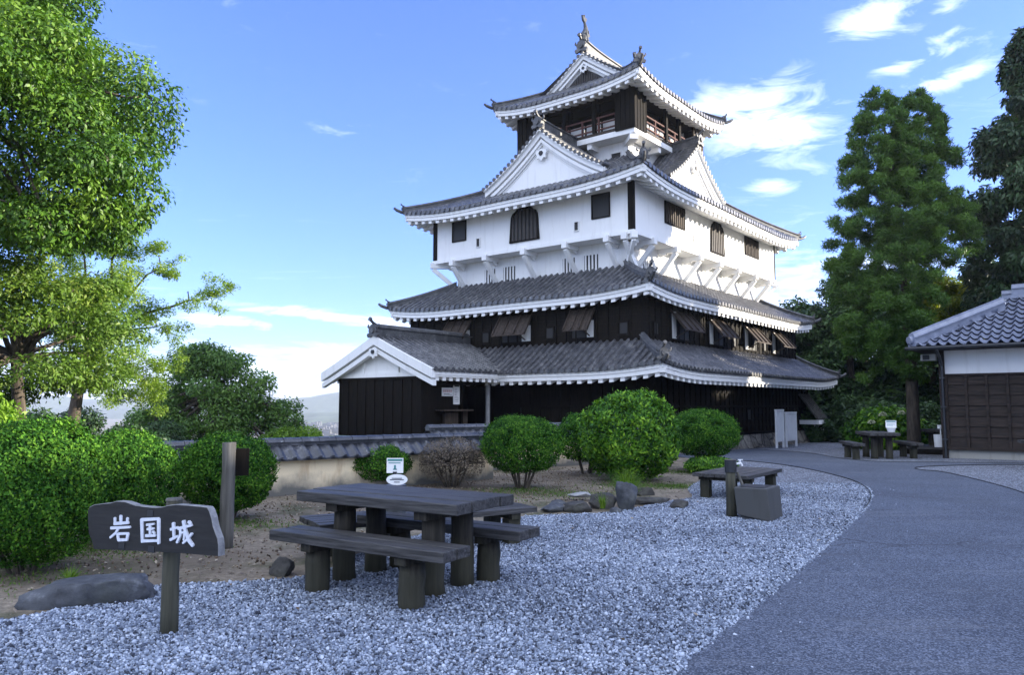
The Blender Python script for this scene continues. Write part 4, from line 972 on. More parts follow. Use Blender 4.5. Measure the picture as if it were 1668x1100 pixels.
def house_roof():
    ov, z0, sl = .9, 3.42, .53; yr = HD / 2; W = yr + ov; g = 2.25
    mb = MB(); pitch = .27; nrow = 10
    def slab(P, Lx, wm):
        """wave-profile pantiles laid in courses"""
        n = int(Lx / pitch); ws = W / nrow
        for c in range(nrow):
            wa, wb = c * ws, (c + 1) * ws + .02
            for i in range(n):
                x0 = i * pitch; xm = x0 + pitch / 2
                if wm(xm) < wa + ws * .05: continue
                pr = [(u / 6, 0.050 * math.sin(2 * math.pi * (u / 6) + .6) + .014 * math.sin(4 * math.pi * u / 6)) for u in range(7)]
                lo = mb.add([P(x0 + pitch * u, wa, d + .065) for u, d in pr]); hi = mb.add([P(x0 + pitch * u, min(wb, W), d + .004) for u, d in pr]); mb.quad_strip(lo, hi, False)
                l2 = mb.add([P(x0 + pitch * u, wa + .09, d - .012) for u, d in pr]); mb.quad_strip(lo, l2, False)
    zz = lambda w: z0 + sl * w
    front = lambda x, w, dz: Vector((-.75 + x, -ov + w, zz(w) + dz)); Lf = HLn + 1.0
    slab(front, Lf, lambda x: x if x < g else W)
    back = lambda x, w, dz: Vector((-.75 + x, HD + ov - w, zz(w) + dz)); slab(back, Lf, lambda x: x if x < g else W)
    Ls = HD + 2 * ov
    side = lambda x, w, dz: Vector((-.75 + w, HD + ov - x, zz(w) + dz)); slab(side, Ls, lambda x: min(x, Ls - x, g))
    ro = mb.build('roof', pantile, house)
    mb = MB()
    for sy in (0, 1):
        pts = [Vector((-.75 + t, (-ov + t) if sy == 0 else HD + ov - t, zz(t) + .05)) for t in [.1 + (g - .05) * i / 6 for i in range(7)]]
        ridge_sweep(mb, pts, .34, .28)
        mb.tube([pts[0] + Vector((-.06, -.06 if sy == 0 else .06, .10)), pts[0] + Vector((.25, .25 if sy == 0 else -.25, .20))], .13, 10)
    mb.build('hip_ridge', pantile, ro)
    mb = MB(); zr = zz(W)
    ridge_sweep(mb, [Vector((-.75 + g + .0, yr, zr + .02)), Vector((-.75 + g + .28, yr, zr + .02))], .3, .14)
    ridge_sweep(mb, [Vector((-.75 + g + .28 + i, yr, zr + .04)) for i in range(9)], .30, .36); mb.build('main_ridge', pantile, ro)
    mb = MB(); xg = -.75 + g
    mb.prism([(yr - W + g, zz(g)), (yr, zr), (yr + W - g, zz(g))], lambda a, b, k: Vector((xg + .05 + .08 * k, a, b))); mb.build('gable_wall', plaster, ro)
    mb = MB(); mb.box(-.72, HLn, -ov + .04, HD + ov - .04, z0 - .09, z0 - .03); mb.build('soffit', house_wood, ro)
    mb = MB(); mb.tube([(-.80, -ov - .06, z0 - .05), (HLn, -ov - .06, z0 - .03)], .055, 8); mb.tube([(.05, -ov - .06, z0 - .09), (.05, -.5, z0 - .30), (.04, -.12, z0 - .55), (.04, -.12, -.0)], .042, 8)
    for z in (.55, 1.55, 2.45): mb.box(-.03, .11, -.19, -.05, z, z + .05)
    mb.build('gutter', dark_metal, house)
house_roof()
mb = MB(); mb.box(-.50, -.08, -.34, -.08, 3.02, 3.22); mb.prism([(-.18, -.1), (.18, -.1), (.18, .1), (-.18, .1)], lambda a, b, k: Vector((-.34 + a * .5, -.34 - .05 * k, 3.12 + b * .7)), 1)
mb.build('eave_lamp', [footing, window_black], house)

# ------------------------------------------------------------------ picnic table and benches
def log(mb, x, y, z0, z1, r, seed):
    rn_ = random.Random(seed); pts = [(x + rn_.uniform(-.006, .006), y + rn_.uniform(-.006, .006), z0 + (z1 - z0) * i / 4) for i in range(5)]
    mb.tube(pts, [r * rn_.uniform(.95, 1.05) * (1.06 - .02 * i) for i in range(5)], 12)
def planks(mb, L_, w, n, z0, z1, seed, gap=.012):
    rn_ = random.Random(seed); pw = w / n
    for i in range(n):
        y0 = -w / 2 + i * pw + gap / 2; y1 = y0 + pw - gap; e0, e1 = rn_.uniform(-.012, .012), rn_.uniform(-.012, .012); dz = rn_.uniform(-.004, .004)
        mb.box(-L_ / 2 + e0, L_ / 2 + e1, y0, y1, z0 + dz, z1 + dz)
def table(loc, rz, label, L_=1.86, w=.88, h_=.81):
    t_ = thing('picnic_table', loc, rz, label, 'table', 'wooden picnic tables')
    mb = MB(); planks(mb, L_, w, 4, h_ - .09, h_, 2); mb.build('tabletop', table_wood, t_, bevel=.008)
    for i, (a, b) in enumerate(((-.52, -.2), (-.52, .22), (.52, -.2), (.52, .22))):
        mb = MB(); log(mb, a, b, -.05, h_ - .17, .10, i); mb.build('leg', log_wood, t_, smooth=True)
    for a in (-.52, .52): mb = MB(); mb.box(a - .07, a + .07, -w / 2 + .06, w / 2 - .06, h_ - .17, h_ - .09); mb.build('crossbeam', log_wood, t_, bevel=.006)
    return t_
def bench(loc, rz, label, L_=1.94, w=.36, h_=.50):
    t_ = thing('bench', loc, rz, label, 'bench', 'wooden picnic benches')
    mb = MB(); planks(mb, L_, w, 2, h_ - .085, h_, 5); mb.build('seat', table_wood, t_, bevel=.008)
    for i, a in enumerate((-.53, .53)):
        mb = MB(); log(mb, a, 0, -.05, h_ - .15, .105, 7 + i); mb.build('leg', log_wood, t_, smooth=True)
        mb = MB(); mb.box(a - .06, a + .06, -w / 2 + .03, w / 2 - .03, h_ - .15, h_ - .085); mb.build('crossbeam', log_wood, t_, bevel=.006)
    return t_
TA = math.atan2(-.54, .84)
tb = table((-1.0, 7.1, 0), TA, 'large dark plank picnic table on thick log legs in the foreground gravel')
bn = bench((-1.24, 6.52, 0), TA, 'plank bench on two log legs in front of the large picnic table')
copy_thing(bn, (-.66, 7.47, 0), TA, 'plank bench on log legs behind the large picnic table')
def platform(loc, rz, label, L_, w, h_=.42):
    t_ = thing('platform_bench', loc, rz, label, 'bench', 'low wide plank platforms')
    mb = MB(); planks(mb, L_, w, 5, h_ - .06, h_, 9); mb.build('seat', table_wood, t_, bevel=.006)
    for i, (a, b) in enumerate(((-1, -1), (-1, 1), (1, -1), (1, 1))):
        mb = MB(); x, y = a * (L_ / 2 - .28), b * (w / 2 - .14); mb.box(x - .08, x + .08, y - .08, y + .08, -.05, h_ - .13); mb.build('leg', log_wood, t_, bevel=.01)
    for a in (-1, 1): mb = MB(); x = a * (L_ / 2 - .28); mb.box(x - .06, x + .06, -w / 2 + .03, w / 2 - .03, h_ - .13, h_ - .06); mb.build('crossbeam', log_wood, t_)
    return t_
platform((-.99, 8.72, 0), math.atan2(.53, .85), 'long low plank platform half hidden behind the picnic table', 2.6, .72)
platform((4.05, 13.85, 0), math.atan2(.81, .58), 'low square plank platform on stubby legs beside the concrete basin', 1.85, 1.0, .44)
FA = math.atan2(.98, .2)
copy_thing(tb, (11.4, 24.1, gz(11.4, 24.1)), FA, 'far picnic table with a small placard on it, left of the house')
copy_thing(bn, (10.5, 23.9, gz(10.5, 23.9)), FA, 'bench left of the far picnic table near the house')
copy_thing(bn, (12.45, 24.3, gz(12.4, 24.3)), FA, 'bench between the far picnic table and the house corner')
copy_thing(tb, (15.3, 27.3, gz(15, 27)), R(20), 'dark log table standing in shade behind the house corner', scale=(.75, 1, 1.05))
copy_thing(tb, (13.85, 19.3, 0), R(-8), 'picnic table cut off by the right edge of the photo', scale=(1, 1, .9))
copy_thing(bn, (13.75, 18.6, 0), R(-8), 'bench of the picnic table at the right edge of the photo', scale=(1, 1, .8))
# concrete basin with a standing tap
bs = thing('water_basin', (3.49, 11.08, 0), R(-33), 'square concrete basin block on the gravel below the tap post', 'basin')
mb = MB()
for k, (z0, z1, ins) in enumerate(((0.06, .46, 0),)):
    o = [(-.23, -.30), (.23, -.30), (.26, .30), (-.26, .30)]
    mb.hexa([(-.20, -.28, .07), (.26, -.28, .0), (.28, .30, .0), (-.22, .30, .07), (-.24, -.29, .45), (.22, -.29, .45), (.25, .30, .45), (-.25, .30, .45)])
mb.box(-.18, -.02, -.22, .24, -.05, .08); mb.build('block', concrete, bs, bevel=.012)
mb = MB(); mb.box(-.17, .16, -.21, .22, .452, .456); mb.build('water_recess', window_black, bs)
tp = thing('tap_post', (3.16, 11.2, 0), 0, 'round olive post with black collar and tap beside the concrete basin', 'tap')
mb = MB(); log(mb, 0, 0, -.05, .66, .072, 3); mb.build('post', olive_wood, tp, smooth=True)
mb = MB(); mb.tube([(0, 0, .64), (0, 0, .82)], .085, 12); mb.build('collar', dark_metal, tp)
mb = MB(); mb.tube([(.07, -.02, .76), (.14, -.03, .77), (.16, -.03, .73)], .018, 7); mb.tube([(.13, -.03, .78), (.13, -.03, .82)], .012, 6); mb.beam((.10, -.03, .82), (.17, -.03, .82), .02, .012); mb.build('tap', white_paint, tp)
mb = MB(); mb.tube([(.10, .02, .64), (.16, -.02, .46)], .022, 7); mb.build('spout_pipe', post_wood, tp)

# ------------------------------------------------------------------ name sign
BOARD = [(-.7376, .8271), (-.7205, .8465), (-.6756, .8662), (-.567, .8825), (-.4952, .8893), (-.4337, .9059), (-.3454, .9063), (-.2923, .8971), (-.2396, .8862), (-.1536, .8826), (-.0353, .8815), (.0472, .8919), (.0796, .9024), (.1606, .9137), (.2811, .9145), (.3838, .9133), (.4501, .9113), (.4704, .89), (.4958, .841), (.5097, .7915), (.5389, .7378), (.5553, .7112), (.5649, .6676), (.568, .5988), (.415, .5948), (.2579, .5934), (.0971, .5863), (-.152, .5754), (-.4111, .564), (-.6531, .5512), (-.6753, .6043), (-.7164, .6625), (-.7291, .7353)]
IWA = [([(-.3785, .8066), (-.3749, .7518)], .0236), ([(-.4428, .7486), (-.297, .7651)], .0198), ([(-.4393, .7886), (-.4359, .7509)], .0186), ([(-.3076, .7948), (-.3099, .7631)], .0198), ([(-.4745, .7153), (-.2778, .7354)], .0174), ([(-.3949, .7205), (-.4234, .6827), (-.4771, .6477)], .0174), ([(-.401, .6782), (-.3911, .6359)], .0211), ([(-.3922, .68), (-.2922, .6899)], .0161), ([(-.2963, .6855), (-.304, .6422)], .0211), ([(-.3894, .6372), (-.3041, .6446)], .0186)]
KUNI = [([(-.1612, .7961), (-.1459, .6431)], .0236), ([(-.161, .7937), (.0062, .811)], .0198), ([(.0065, .8064), (.0157, .6446)], .0236), ([(-.1437, .648), (.0106, .6616)], .0174), ([(-.1082, .7618), (-.0374, .7733)], .0149), ([(-.1005, .733), (-.0372, .7413)], .0149), ([(-.1121, .6865), (-.0203, .6942)], .0174), ([(-.0765, .7679), (-.0694, .6907)], .0186), ([(-.0444, .7204), (-.027, .7088)], .0136)]
SHIRO = [([(.129, .7466), (.1929, .764)], .0161), ([(.1511, .79), (.1632, .6858)], .0198), ([(.1288, .6759), (.196, .7053)], .0161), ([(.2013, .7571), (.3232, .7879)], .0174), ([(.2212, .7613), (.2236, .7158), (.1942, .6635)], .0186), ([(.2268, .7303), (.2679, .7388)], .0124), ([(.2633, .7356), (.258, .6841)], .0149), ([(.2482, .8098), (.2701, .7418), (.3073, .6821), (.3418, .6536)], .0223), ([(.3284, .7316), (.2941, .6924), (.2527, .6639)], .0149), ([(.2961, .8089), (.314, .7986)], .0174)]
sgn = thing('name_sign', (-2.47, 5.45, 0), R(-25), 'dark carved board with three pale characters on a round post', 'sign')
mb = MB(); mb.prism(BOARD, lambda a, b, k: Vector((a, .055 * k, b))); o = mb.build('board', sign_wood, sgn)
mb = MB(); n = len(BOARD)
for i in range(n):     # paler sawn edge along top and right end
    j = (i + 1) % n; a, b = BOARD[i], BOARD[j]; d = Vector((b[0] - a[0], 0, b[1] - a[1])); nn = Vector((-d.z, 0, d.x)).normalized()
    if i < 23 and i > 0:
        p0, p1 = Vector((a[0], 0, a[1])), Vector((b[0], 0, b[1])); e = nn * .004
        mb.hexa([p0 + Vector((0, -.002, 0)), p1 + Vector((0, -.002, 0)), p1 + Vector((0, .053, 0)), p0 + Vector((0, .053, 0)), p0 + e + Vector((0, .0, 0)), p1 + e + Vector((0, .0, 0)), p1 + e + Vector((0, .053, 0)), p0 + e + Vector((0, .053, 0))])
mb.build('sawn_edge', edge_wood, sgn)
mb = MB(); cnt = 0
for char in (IWA, KUNI, SHIRO):
    for pl, w in char:
        cnt += 1; P_ = [Vector(p) for p in pl]; left, right = [], []
        for i, p in enumerate(P_):
            d = (P_[min(i + 1, len(P_) - 1)] - P_[max(i - 1, 0)]).normalized(); nn = Vector((-d.y, d.x)); ww = w * .60 * (1.0 if i == 0 else (.9 if i < len(P_) - 1 else .82))
            left.append(p + nn * ww); right.append(p - nn * ww)
        d0 = (P_[0] - P_[1]).normalized(); d1 = (P_[-1] - P_[-2]).normalized()
        ol = left + [P_[-1] + d1 * w * .30 + (left[-1] - P_[-1]) * .5, P_[-1] + d1 * w * .34 - (left[-1] - P_[-1]) * .6] + right[::-1] + [P_[0] + d0 * w * .34 - (left[0] - P_[0]) * .5, P_[0] + d0 * w * .26 + (left[0] - P_[0]) * .7]
        mb.prism([(p.x, p.y) for p in ol], lambda a, b, k, c=cnt: Vector((a, -.007 - .00025 * c + (.008 + .00025 * c) * k, b)))
mb.build('lettering', letter, sgn)
mb = MB()
for (a, b) in ((-.085, .84), (-.06, .595), (-.36, .60)):
    mb = MB(); mb.box(a - .03, a + .03, -.004, .01, b - .022, b + .022); mb.build('bolt_plate', dark_metal, sgn)
mb = MB(); log(mb, .0, .125, -.1, .925, .058, 12); mb.build('post', olive_wood, sgn, smooth=True)
mb = MB(); mb.tube([(.0, .125, .925), (.0, .125, .94)], [.060, .052], 12); mb.build('post_cap', post_wood, sgn)

st = thing('wooden_stake', (-3.22, 8.8, 0), R(18), 'tall grey log stake carrying a dark board in front of a round bush', 'post')
mb = MB(); log(mb, 0, 0, -.1, 1.18, .075, 21); mb.build('post', post_wood, st, smooth=True)
mb = MB(); mb.box(.07, .22, .00, .05, .80, 1.11); mb.build('board', black_wood, st, bevel=.006)
ash = thing('ashtray_stand', (-1.26, 8.45, 0), 0, 'grey cylindrical ashtray stand with white placard behind the picnic table', 'ashtray')
mb = MB(); mb.tube([(0, 0, 0), (0, 0, .74)], .11, 16); mb.build('body', grey_metal, ash, smooth=False)
mb = MB()
mb.prism([(.115 * math.cos(i * math.pi / 10), .058 * math.sin(i * math.pi / 10)) for i in range(20)], lambda a, b, k: Vector((a + .015, -.06 + .012 * k, .80 + b))); 
mb.build('oval_plate', paper, ash)
mb = MB()
for z, w in ((.815, .11), (.80, .15), (.775, .06)): mb.box(.015 - w / 2, .015 + w / 2, -.064, -.0605, z - .005, z + .003)
mb.build('writing', ink, ash)
mb = MB(); mb.box(-.10, .08, -.045, -.035, .87, 1.03); mb.build('placard', paper, ash)
mb = MB(); mb.box(-.09, .07, -.049, -.046, 1.0, 1.02); mb.box(-.08, .05, -.049, -.046, .975, .983); mb.box(-.02, .0, -.049, -.046, .91, .955); mb.box(-.03, .012, -.049, -.046, .905, .915); mb.build('writing', teal_ink, ash)
mb = MB(); mb.box(-.03, .012, -.055, -.02, .84, .885); mb.tube([(0, -.03, .74), (0, -.03, .9)], .012, 6); mb.build('clip', dark_metal, ash)
z_ = gz(11.6, 24) + .81
pl = thing('placard_stand', (11.75, 23.9, z_), R(-20), 'small white placard in a white pot on the far picnic table', 'placard')
mb = MB(); mb.tube([(0, 0, 0), (0, 0, .12)], [.10, .13], 12); mb.build('pot', white_paint, pl)
mb = MB(); mb.box(-.15, .15, -.01, .01, .13, .36); mb.build('placard', paper, pl)
mb = MB(); mb.box(-.13, .13, -.014, -.011, .31, .345); mb.box(-.11, .11, -.014, -.011, .24, .25); mb.box(-.11, .05, -.014, -.011, .2, .21); mb.build('writing', teal_ink, pl)
dk = thing('deck', (15.1, 26.6, 0), R(-38.4), 'low grey timber deck behind the house corner', 'deck')
mb = MB()
for i in range(6): mb.box(-1.4, 1.6, -.9 + i * .3, -.61 + i * .3, .12, .2)
mb.build('boards', table_wood, dk)
mb = MB(); mb.box(-1.38, 1.58, -.88, .86, -.1, .118); mb.build('frame', black_wood, dk)
bn_ = thing('bin', (14.45, 26.1, .2), 0, 'white cylindrical bin with lid beside the drainpipe of the house', 'bin')
mb = MB(); mb.tube([(0, 0, 0), (0, 0, .42)], [.16, .18], 14); mb.build('body', white_paint, bn_)
mb = MB(); mb.tube([(0.05, 0, .43), (.05, 0, .62)], .02, 8); mb.tube([(.05, 0, .62), (.05, 0, .74)], [.09, .10], 12); mb.build('lid_cup', white_paint, bn_)

# ------------------------------------------------------------------ rocks
def rock(loc, size, rz, seed, mat_, label, jag=.25, top=None):
    V, F = ico(3); rn_ = Vector((seed * 3.1, seed * 1.7, seed * .9)); out = []; rr = random.Random(seed)
    cuts = [(Vector((rr.gauss(0, 1), rr.gauss(0, 1), rr.gauss(0, .8))).normalized(), rr.uniform(.55, .85)) for _ in range(14)]
    if top: cuts.append((Vector((rr.uniform(-.15, .15), rr.uniform(-.1, .1), 1)).normalized(), top))
    for v in V:
        p = Vector(v); q = p * (1 + jag * noise.noise(p * 1.2 + rn_))
        for n_, c in cuts:
            e = q.dot(n_) - c
            if e > 0: q -= n_ * e * .92
        q *= 1 + .10 * noise.noise(p * 4 + rn_) + .05 * noise.noise(p * 11 + rn_) + .025 * noise.noise(p * 26 + rn_)
        out.append((q.x * size[0] * 1.05, q.y * size[1] * 1.05, q.z * size[2] * 1.05))
    o = np_mesh('rock', np.array(out), F, mat_); o.location = loc; o.rotation_euler = (0, 0, rz)
    return tag(o, label, 'rock', 'garden rocks beside the gravel')
rock((-3.38, 6.45, .06), (.47, .28, .20), R(20), 1, rock_grey, 'broad flat grey rock at the gravel edge behind the name sign', .3, .6)
rock((1.78, 11.98, .16), (.19, .16, .30), R(10), 2, rock_grey, 'upright grey standing stone with a flat top by the grass tuft', .25, .75)
rock((1.42, 12.15, .08), (.24, .2, .17), 0, 3, rock_dark, 'dark rock leaning left of the upright stone')
rock((.62, 11.75, .05), (.23, .16, .10), R(30), 4, rock_grey, 'rounded grey rock leftmost in the garden edge')
rock((1.0, 11.75, .06), (.26, .18, .13), R(-20), 5, rock_dark, 'brownish dark rock below the flat white slab')
rock((1.15, 13.1, .10), (.25, .15, .05), R(5), 6, rock_pale, 'thin flat whitish slab lying on the dirt behind other rocks', .15)
rock((2.62, 12.2, .05), (.20, .13, .08), R(25), 7, rock_dark, 'flat black rock alone on the gravel, rightmost of the row')
rock((2.25, 12.7, .04), (.42, .14, .09), R(30), 8, rock_dark, 'long low dark rock right of the upright stone')
rock((2.35, 13.9, .06), (.22, .16, .12), 0, 9, rock_dark, 'mossy rock on the dirt behind the grass tuft')
rock((.75, 12.6, .02), (.16, .12, .06), 0, 12, rock_grey, 'little grey rock half buried in dirt behind the table')
rock((-2.18, 7.42, .05), (.13, .12, .12), 0, 11, rock_dark, 'round dark boulder under the left end of the front bench')
rock((1.55, 11.65, .02), (.13, .1, .06), 0, 13, rock_grey, 'small grey stone at the foot of the upright stone')

# ------------------------------------------------------------------ foliage
def leaves(P, Nn, T, Ln, Wd, fold=.0):
    """diamond leaves: base P, axis T, plane normal Nn"""
    S = np.cross(T, Nn); S /= np.linalg.norm(S, axis=1)[:, None] + 1e-9
    mid = P + T * (Ln * .45)[:, None]
    lift = Nn * (Ln * fold)[:, None]
    V = np.stack([P, mid + S * (Wd * .5)[:, None] + lift, P + T * Ln[:, None], mid - S * (Wd * .5)[:, None] + lift], 1)
    F = np.arange(len(P) * 4).reshape(-1, 4); return V.reshape(-1, 3), F
def unit(a): return a / (np.linalg.norm(a, axis=1)[:, None] + 1e-9)
def clump_cloud(rng, blobs, n, shell=.55):
    B_ = np.asarray(blobs, float); wgt = (B_[:, 3] * B_[:, 4] + B_[:, 3] * B_[:, 5] + B_[:, 4] * B_[:, 5]); idx = rng.choice(len(B_), n, p=wgt / wgt.sum())
    d = unit(rng.normal(size=(n, 3))); r = shell + (1 - shell) * rng.uniform(size=n) ** .6
    r *= 1 + .16 * np.sin(d[:, 0] * 7 + idx * 1.7) * np.sin(d[:, 1] * 6 + idx) + rng.normal(0, .05, n)
    P = B_[idx, :3] + d * B_[idx, 3:6] * r[:, None]
    return P, d, idx
def crown(name, parent, mat_, blobs, n, size, seed, wr=.45, droop=.25, up=.45, shell=.55, cl_var=.18, out=.8, fold=.06):
    rng = np.random.default_rng(seed); P, d, idx = clump_cloud(rng, blobs, n, shell)
    Nn = unit(d * out + np.array([0, 0, up]) + rng.normal(0, .55, (n, 3)))
    T = rng.normal(size=(n, 3)) + d * .5; T[:, 2] -= droop * 2; T -= Nn * np.sum(T * Nn, 1)[:, None]; T = unit(T)
    Ln = size * rng.uniform(.65, 1.3, n); V, F = leaves(P, Nn, T, Ln, Ln * wr, fold)
    cv = rng.normal(0, cl_var, len(blobs)); var = np.clip(.5 + cv[idx] + rng.normal(0, .2, n), 0, 1)
    return np_mesh(name, V, F, mat_, parent, var)
def limbs(mb, base, tips, r0, seed, gnarl=.12, kids=2):
    rn_ = random.Random(seed)
    for t in tips:
        b, t = Vector(base), Vector(t); n = 6; pts = []; L_ = (t - b).length
        for i in range(n + 1):
            k = i / n; p = b.lerp(t, k); p += Vector((rn_.uniform(-1, 1), rn_.uniform(-1, 1), rn_.uniform(-.6, .9))) * gnarl * L_ * (.25 if 0 < i < n else 0); p.z += .10 * L_ * math.sin(math.pi * k); pts.append(p)
        mb.tube(pts, [r0 * (1 - .78 * i / n) for i in range(n + 1)], 7)
        for j in range(kids):
            q = pts[rn_.randint(2, n)]; e = q + Vector((rn_.uniform(-1, 1), rn_.uniform(-1, 1), rn_.uniform(-.3, .9))) * L_ * .18
            mb.tube([q, q.lerp(e, .5) + Vector((0, 0, .04 * L_)), e], [r0 * .3, r0 * .2, r0 * .08], 5)
def ball_blobs(rng, c, R_, n, br, flat=1.0):
    out = []
    for i in range(n):
        d = rng.normal(size=3); d /= np.linalg.norm(d); r = rng.uniform(.45, 1.0) ** .5
        p = np.array(c) + d * np.array(R_) * r * .86; b = br * rng.uniform(.65, 1.3)
        out.append((*p, b * rng.uniform(.9, 1.25), b * rng.uniform(.9, 1.25), b * rng.uniform(.6, .9) * flat))
    return out
def tree(name, loc, label, mat_, blobs, n, size, seed, trunk_pts, trunk_r, tips, cat='tree', group=None, bark_m=bark, limb_r=.4, **kw):
    t_ = thing(name, loc, 0, label, cat, group)
    mb = MB(); mb.tube(trunk_pts, trunk_r, 10); ob = mb
    if tips: limbs(mb, trunk_pts[-1], tips, trunk_r[-1] * limb_r * 1.6, seed)
    mb.build('trunk', bark_m, t_, smooth=True)
    crown('crown', t_, mat_, blobs, n, size, seed, **kw)
    return t_
rg = np.random.default_rng(11)
# big broadleaf at upper left
bl = ball_blobs(rg, (-.05, 0, 6.35), (3.75, 3.0, 3.05), 130, .58)
bl = [(x, y, (z if z > 4.75 or x < -.5 else 4.75 + (4.75 - z) * .25), a_, b_, c_) for x, y, z, a_, b_, c_ in bl] + ball_blobs(rg, (-1.6, -1, 4.2), (2.0, 1.6, 1.4), 30, .55) + ball_blobs(rg, (2.2, -.4, 5.1), (1.7, 1.4, .8), 22, .5) + ball_blobs(np.random.default_rng(5), (.7, 0, 9.1), (2.3, 2.0, 1.3), 40, .55)
tips = [b[:3] for b in bl[::6]]
tree('broadleaf_tree', (-9.45, 12.2, -.2), 'big sunlit broadleaf tree filling the upper left corner', LF_BROAD, bl, 235000, .088, 21, [(0, 0, -.5), (.1, 0, 1.5), (0, .1, 3.2), (.2, 0, 5.2), (.1, 0, 7.0)], [.34, .28, .25, .2, .13], tips, group='trees at the left', droop=.7, shell=.72)
# yellow-green tree below it
bl = ball_blobs(rg, (.2, 0, 3.2), (2.3, 1.9, 1.75), 56, .45)
tree('yellow_green_tree', (-9.3, 14.2, -.2), 'loose yellowing tree with see-through foliage below the big broadleaf', LF_YELLOW, bl, 34000, .09, 22, [(0, 0, -.5), (.2, .1, 1.2), (.1, 0, 2.6)], [.16, .13, .09], [b[:3] for b in bl[::3]], group='trees at the left', droop=.35, shell=.25)
# feathery tree with a crooked trunk
fb = []
def fblob(px, pz, r, n=5):
    for _ in range(n + 4): fb.append((px + rg.uniform(-r, r), rg.uniform(-r, r), pz + rg.uniform(-r, r) * .7, r * .48, r * .48, r * .32))
for (px, pz, r) in ((.35, 5.6, .9), (1.0, 5.2, 1.0), (-.4, 5.0, .8), (.1, 6.4, .6), (1.7, 6.0, .55), (2.4, 5.7, .4), (1.2, 6.9, .55), (2.1, 4.2, .55), (3.1, 4.85, .45), (3.6, 5.25, .35), (1.6, 3.2, .65), (1.0, 2.7, .75), (1.7, 2.3, .55), (2.2, 3.4, .45), (-.6, 3.6, .7), (.6, 4.2, .6), (-1.2, 4.4, .6)): fblob(px, pz, r)
tree('feathery_tree', (-11.05, 19.3, -.6), 'feathery light green tree with a crooked trunk and a long branch to the right', LF_FEATHER, fb, 62000, .07, 23, [(0, 0, -1.5), (.05, 0, .8), (.0, .1, 1.8), (.15, 0, 2.6), (.35, 0, 3.4)], [.20, .18, .155, .13, .10],
     [(1.0, .1, 5.2), (.1, 0, 6.2), (2.0, .1, 4.2), (3.3, .1, 4.9), (1.5, 0, 3.0), (-.5, .2, 3.7), (2.1, 0, 5.7), (1.2, 0, 6.8), (.6, .3, 4.4)], group='trees at the left', droop=.15, up=.9, out=.3, shell=.15, wr=.42)
# dark round evergreen beyond the wall
bl = ball_blobs(rg, (0, 0, 2.6), (2.2, 1.8, 2.3), 60, .55) + ball_blobs(rg, (2.3, 0, 1.1), (1.1, 1.2, 1.7), 28, .48) + ball_blobs(rg, (-2.3, 0, .9), (1.4, 1.2, 1.5), 30, .48) + ball_blobs(rg, (0, -.6, .7), (2.2, 1.2, 1.0), 26, .5)
tree('evergreen_tree', (-11.1, 28.5, -.8), 'rounded dark evergreen standing alone beyond the tiled garden wall', LF_EVERGREEN, bl, 66000, .14, 24, [(0, 0, -2), (0, 0, .8), (.1, 0, 2.8)], [.3, .22, .13], [b[:3] for b in bl[::5]], group='trees at the left', shell=.5)
bl = ball_blobs(rg, (0, 0, 1.2), (1.5, 1.4, 1.5), 24, .5)
tree('dark_conifer', (-12.6, 21.0, -1.0), 'dark bushy conifer below the feathery tree trunk', LF_HINOKI, bl, 20000, .13, 25, [(0, 0, -1), (0, 0, 1.5)], [.15, .08], [b[:3] for b in bl[::4]], group='trees at the left')
bl = ball_blobs(rg, (0, 0, .95), (1.0, 1.0, 1.1), 16, .4)
tree('dark_conifer', (-9.4, 19.0, -.9), 'smaller dark conifer right of the feathery tree trunk', LF_HINOKI, bl, 16000, .11, 26, [(0, 0, -1), (0, 0, 1.2)], [.1, .06], [b[:3] for b in bl[::4]], group='trees at the left')
bl = ball_blobs(rg, (0, 0, 1.1), (.8, .9, .9), 12, .4)
tree('young_evergreen', (-11.6, 25.0, -.9), 'small blue green evergreen between the feathery tree and rounded evergreen', LF_DARK, bl, 12000, .12, 27, [(0, 0, -1), (0, 0, 1.2)], [.1, .06], [b[:3] for b in bl[::4]], group='trees at the left')
bl = ball_blobs(rg, (0, 0, .6), (1.4, 1.0, .7), 14, .4)
tree('lime_shrub', (-7.6, 27.4, -.5), 'bright lime shrub at the right foot of the rounded evergreen', LF_LIME, bl, 9000, .12, 28, [(0, 0, -1), (0, 0, .5)], [.06, .03], [], cat='shrub')

# --- right-hand trees
def conifer_blobs(rng, tops, z0, R_, br, n, expo=.8):
    out = []
    for i in range(n):
        tx, ty, tz, rr = tops[rng.integers(len(tops))]; k = rng.uniform() ** .85; z = z0 + (tz - z0) * k
        prof = (min(1, (1 - k) * 1.9 + .03)) ** expo * (min(1, .55 + k * 2.2)); a = rng.uniform(0, 2 * math.pi); r = rr * prof * rng.uniform(.25, 1) ** .5
        b = br * (.5 + .6 * prof) * rng.uniform(.75, 1.25); out.append((tx + r * math.cos(a), ty + r * math.sin(a), z, b, b, b * .75))
    return out
cb = conifer_blobs(rg, [(-.72, 0, 13.0, 1.8), (.72, .1, 12.9, 1.85)], 2.4, 2, .24, 900, .50)
cb = [q for q in cb if not (q[0] > .35 and q[2] < 6.6)]
tree('cedar', (14.0, 26.9, -.05), 'tall twin topped cedar standing right of the castle', LF_CEDAR, cb, 210000, .17, 31, [(0, 0, -.3), (.02, 0, 2), (.0, 0, 5), (-.2, 0, 9), (-.6, 0, 12.0)], [.24, .2, .17, .11, .03], [(.72, .1, 11.8)], group='tall conifers at the right', wr=.17, droop=-.35, up=.1, out=1.0, shell=.15, limb_r=.5)
cb = conifer_blobs(rg, [(0, 0, 15.6, 2.55)], 3.5, 2, .55, 170, .75)
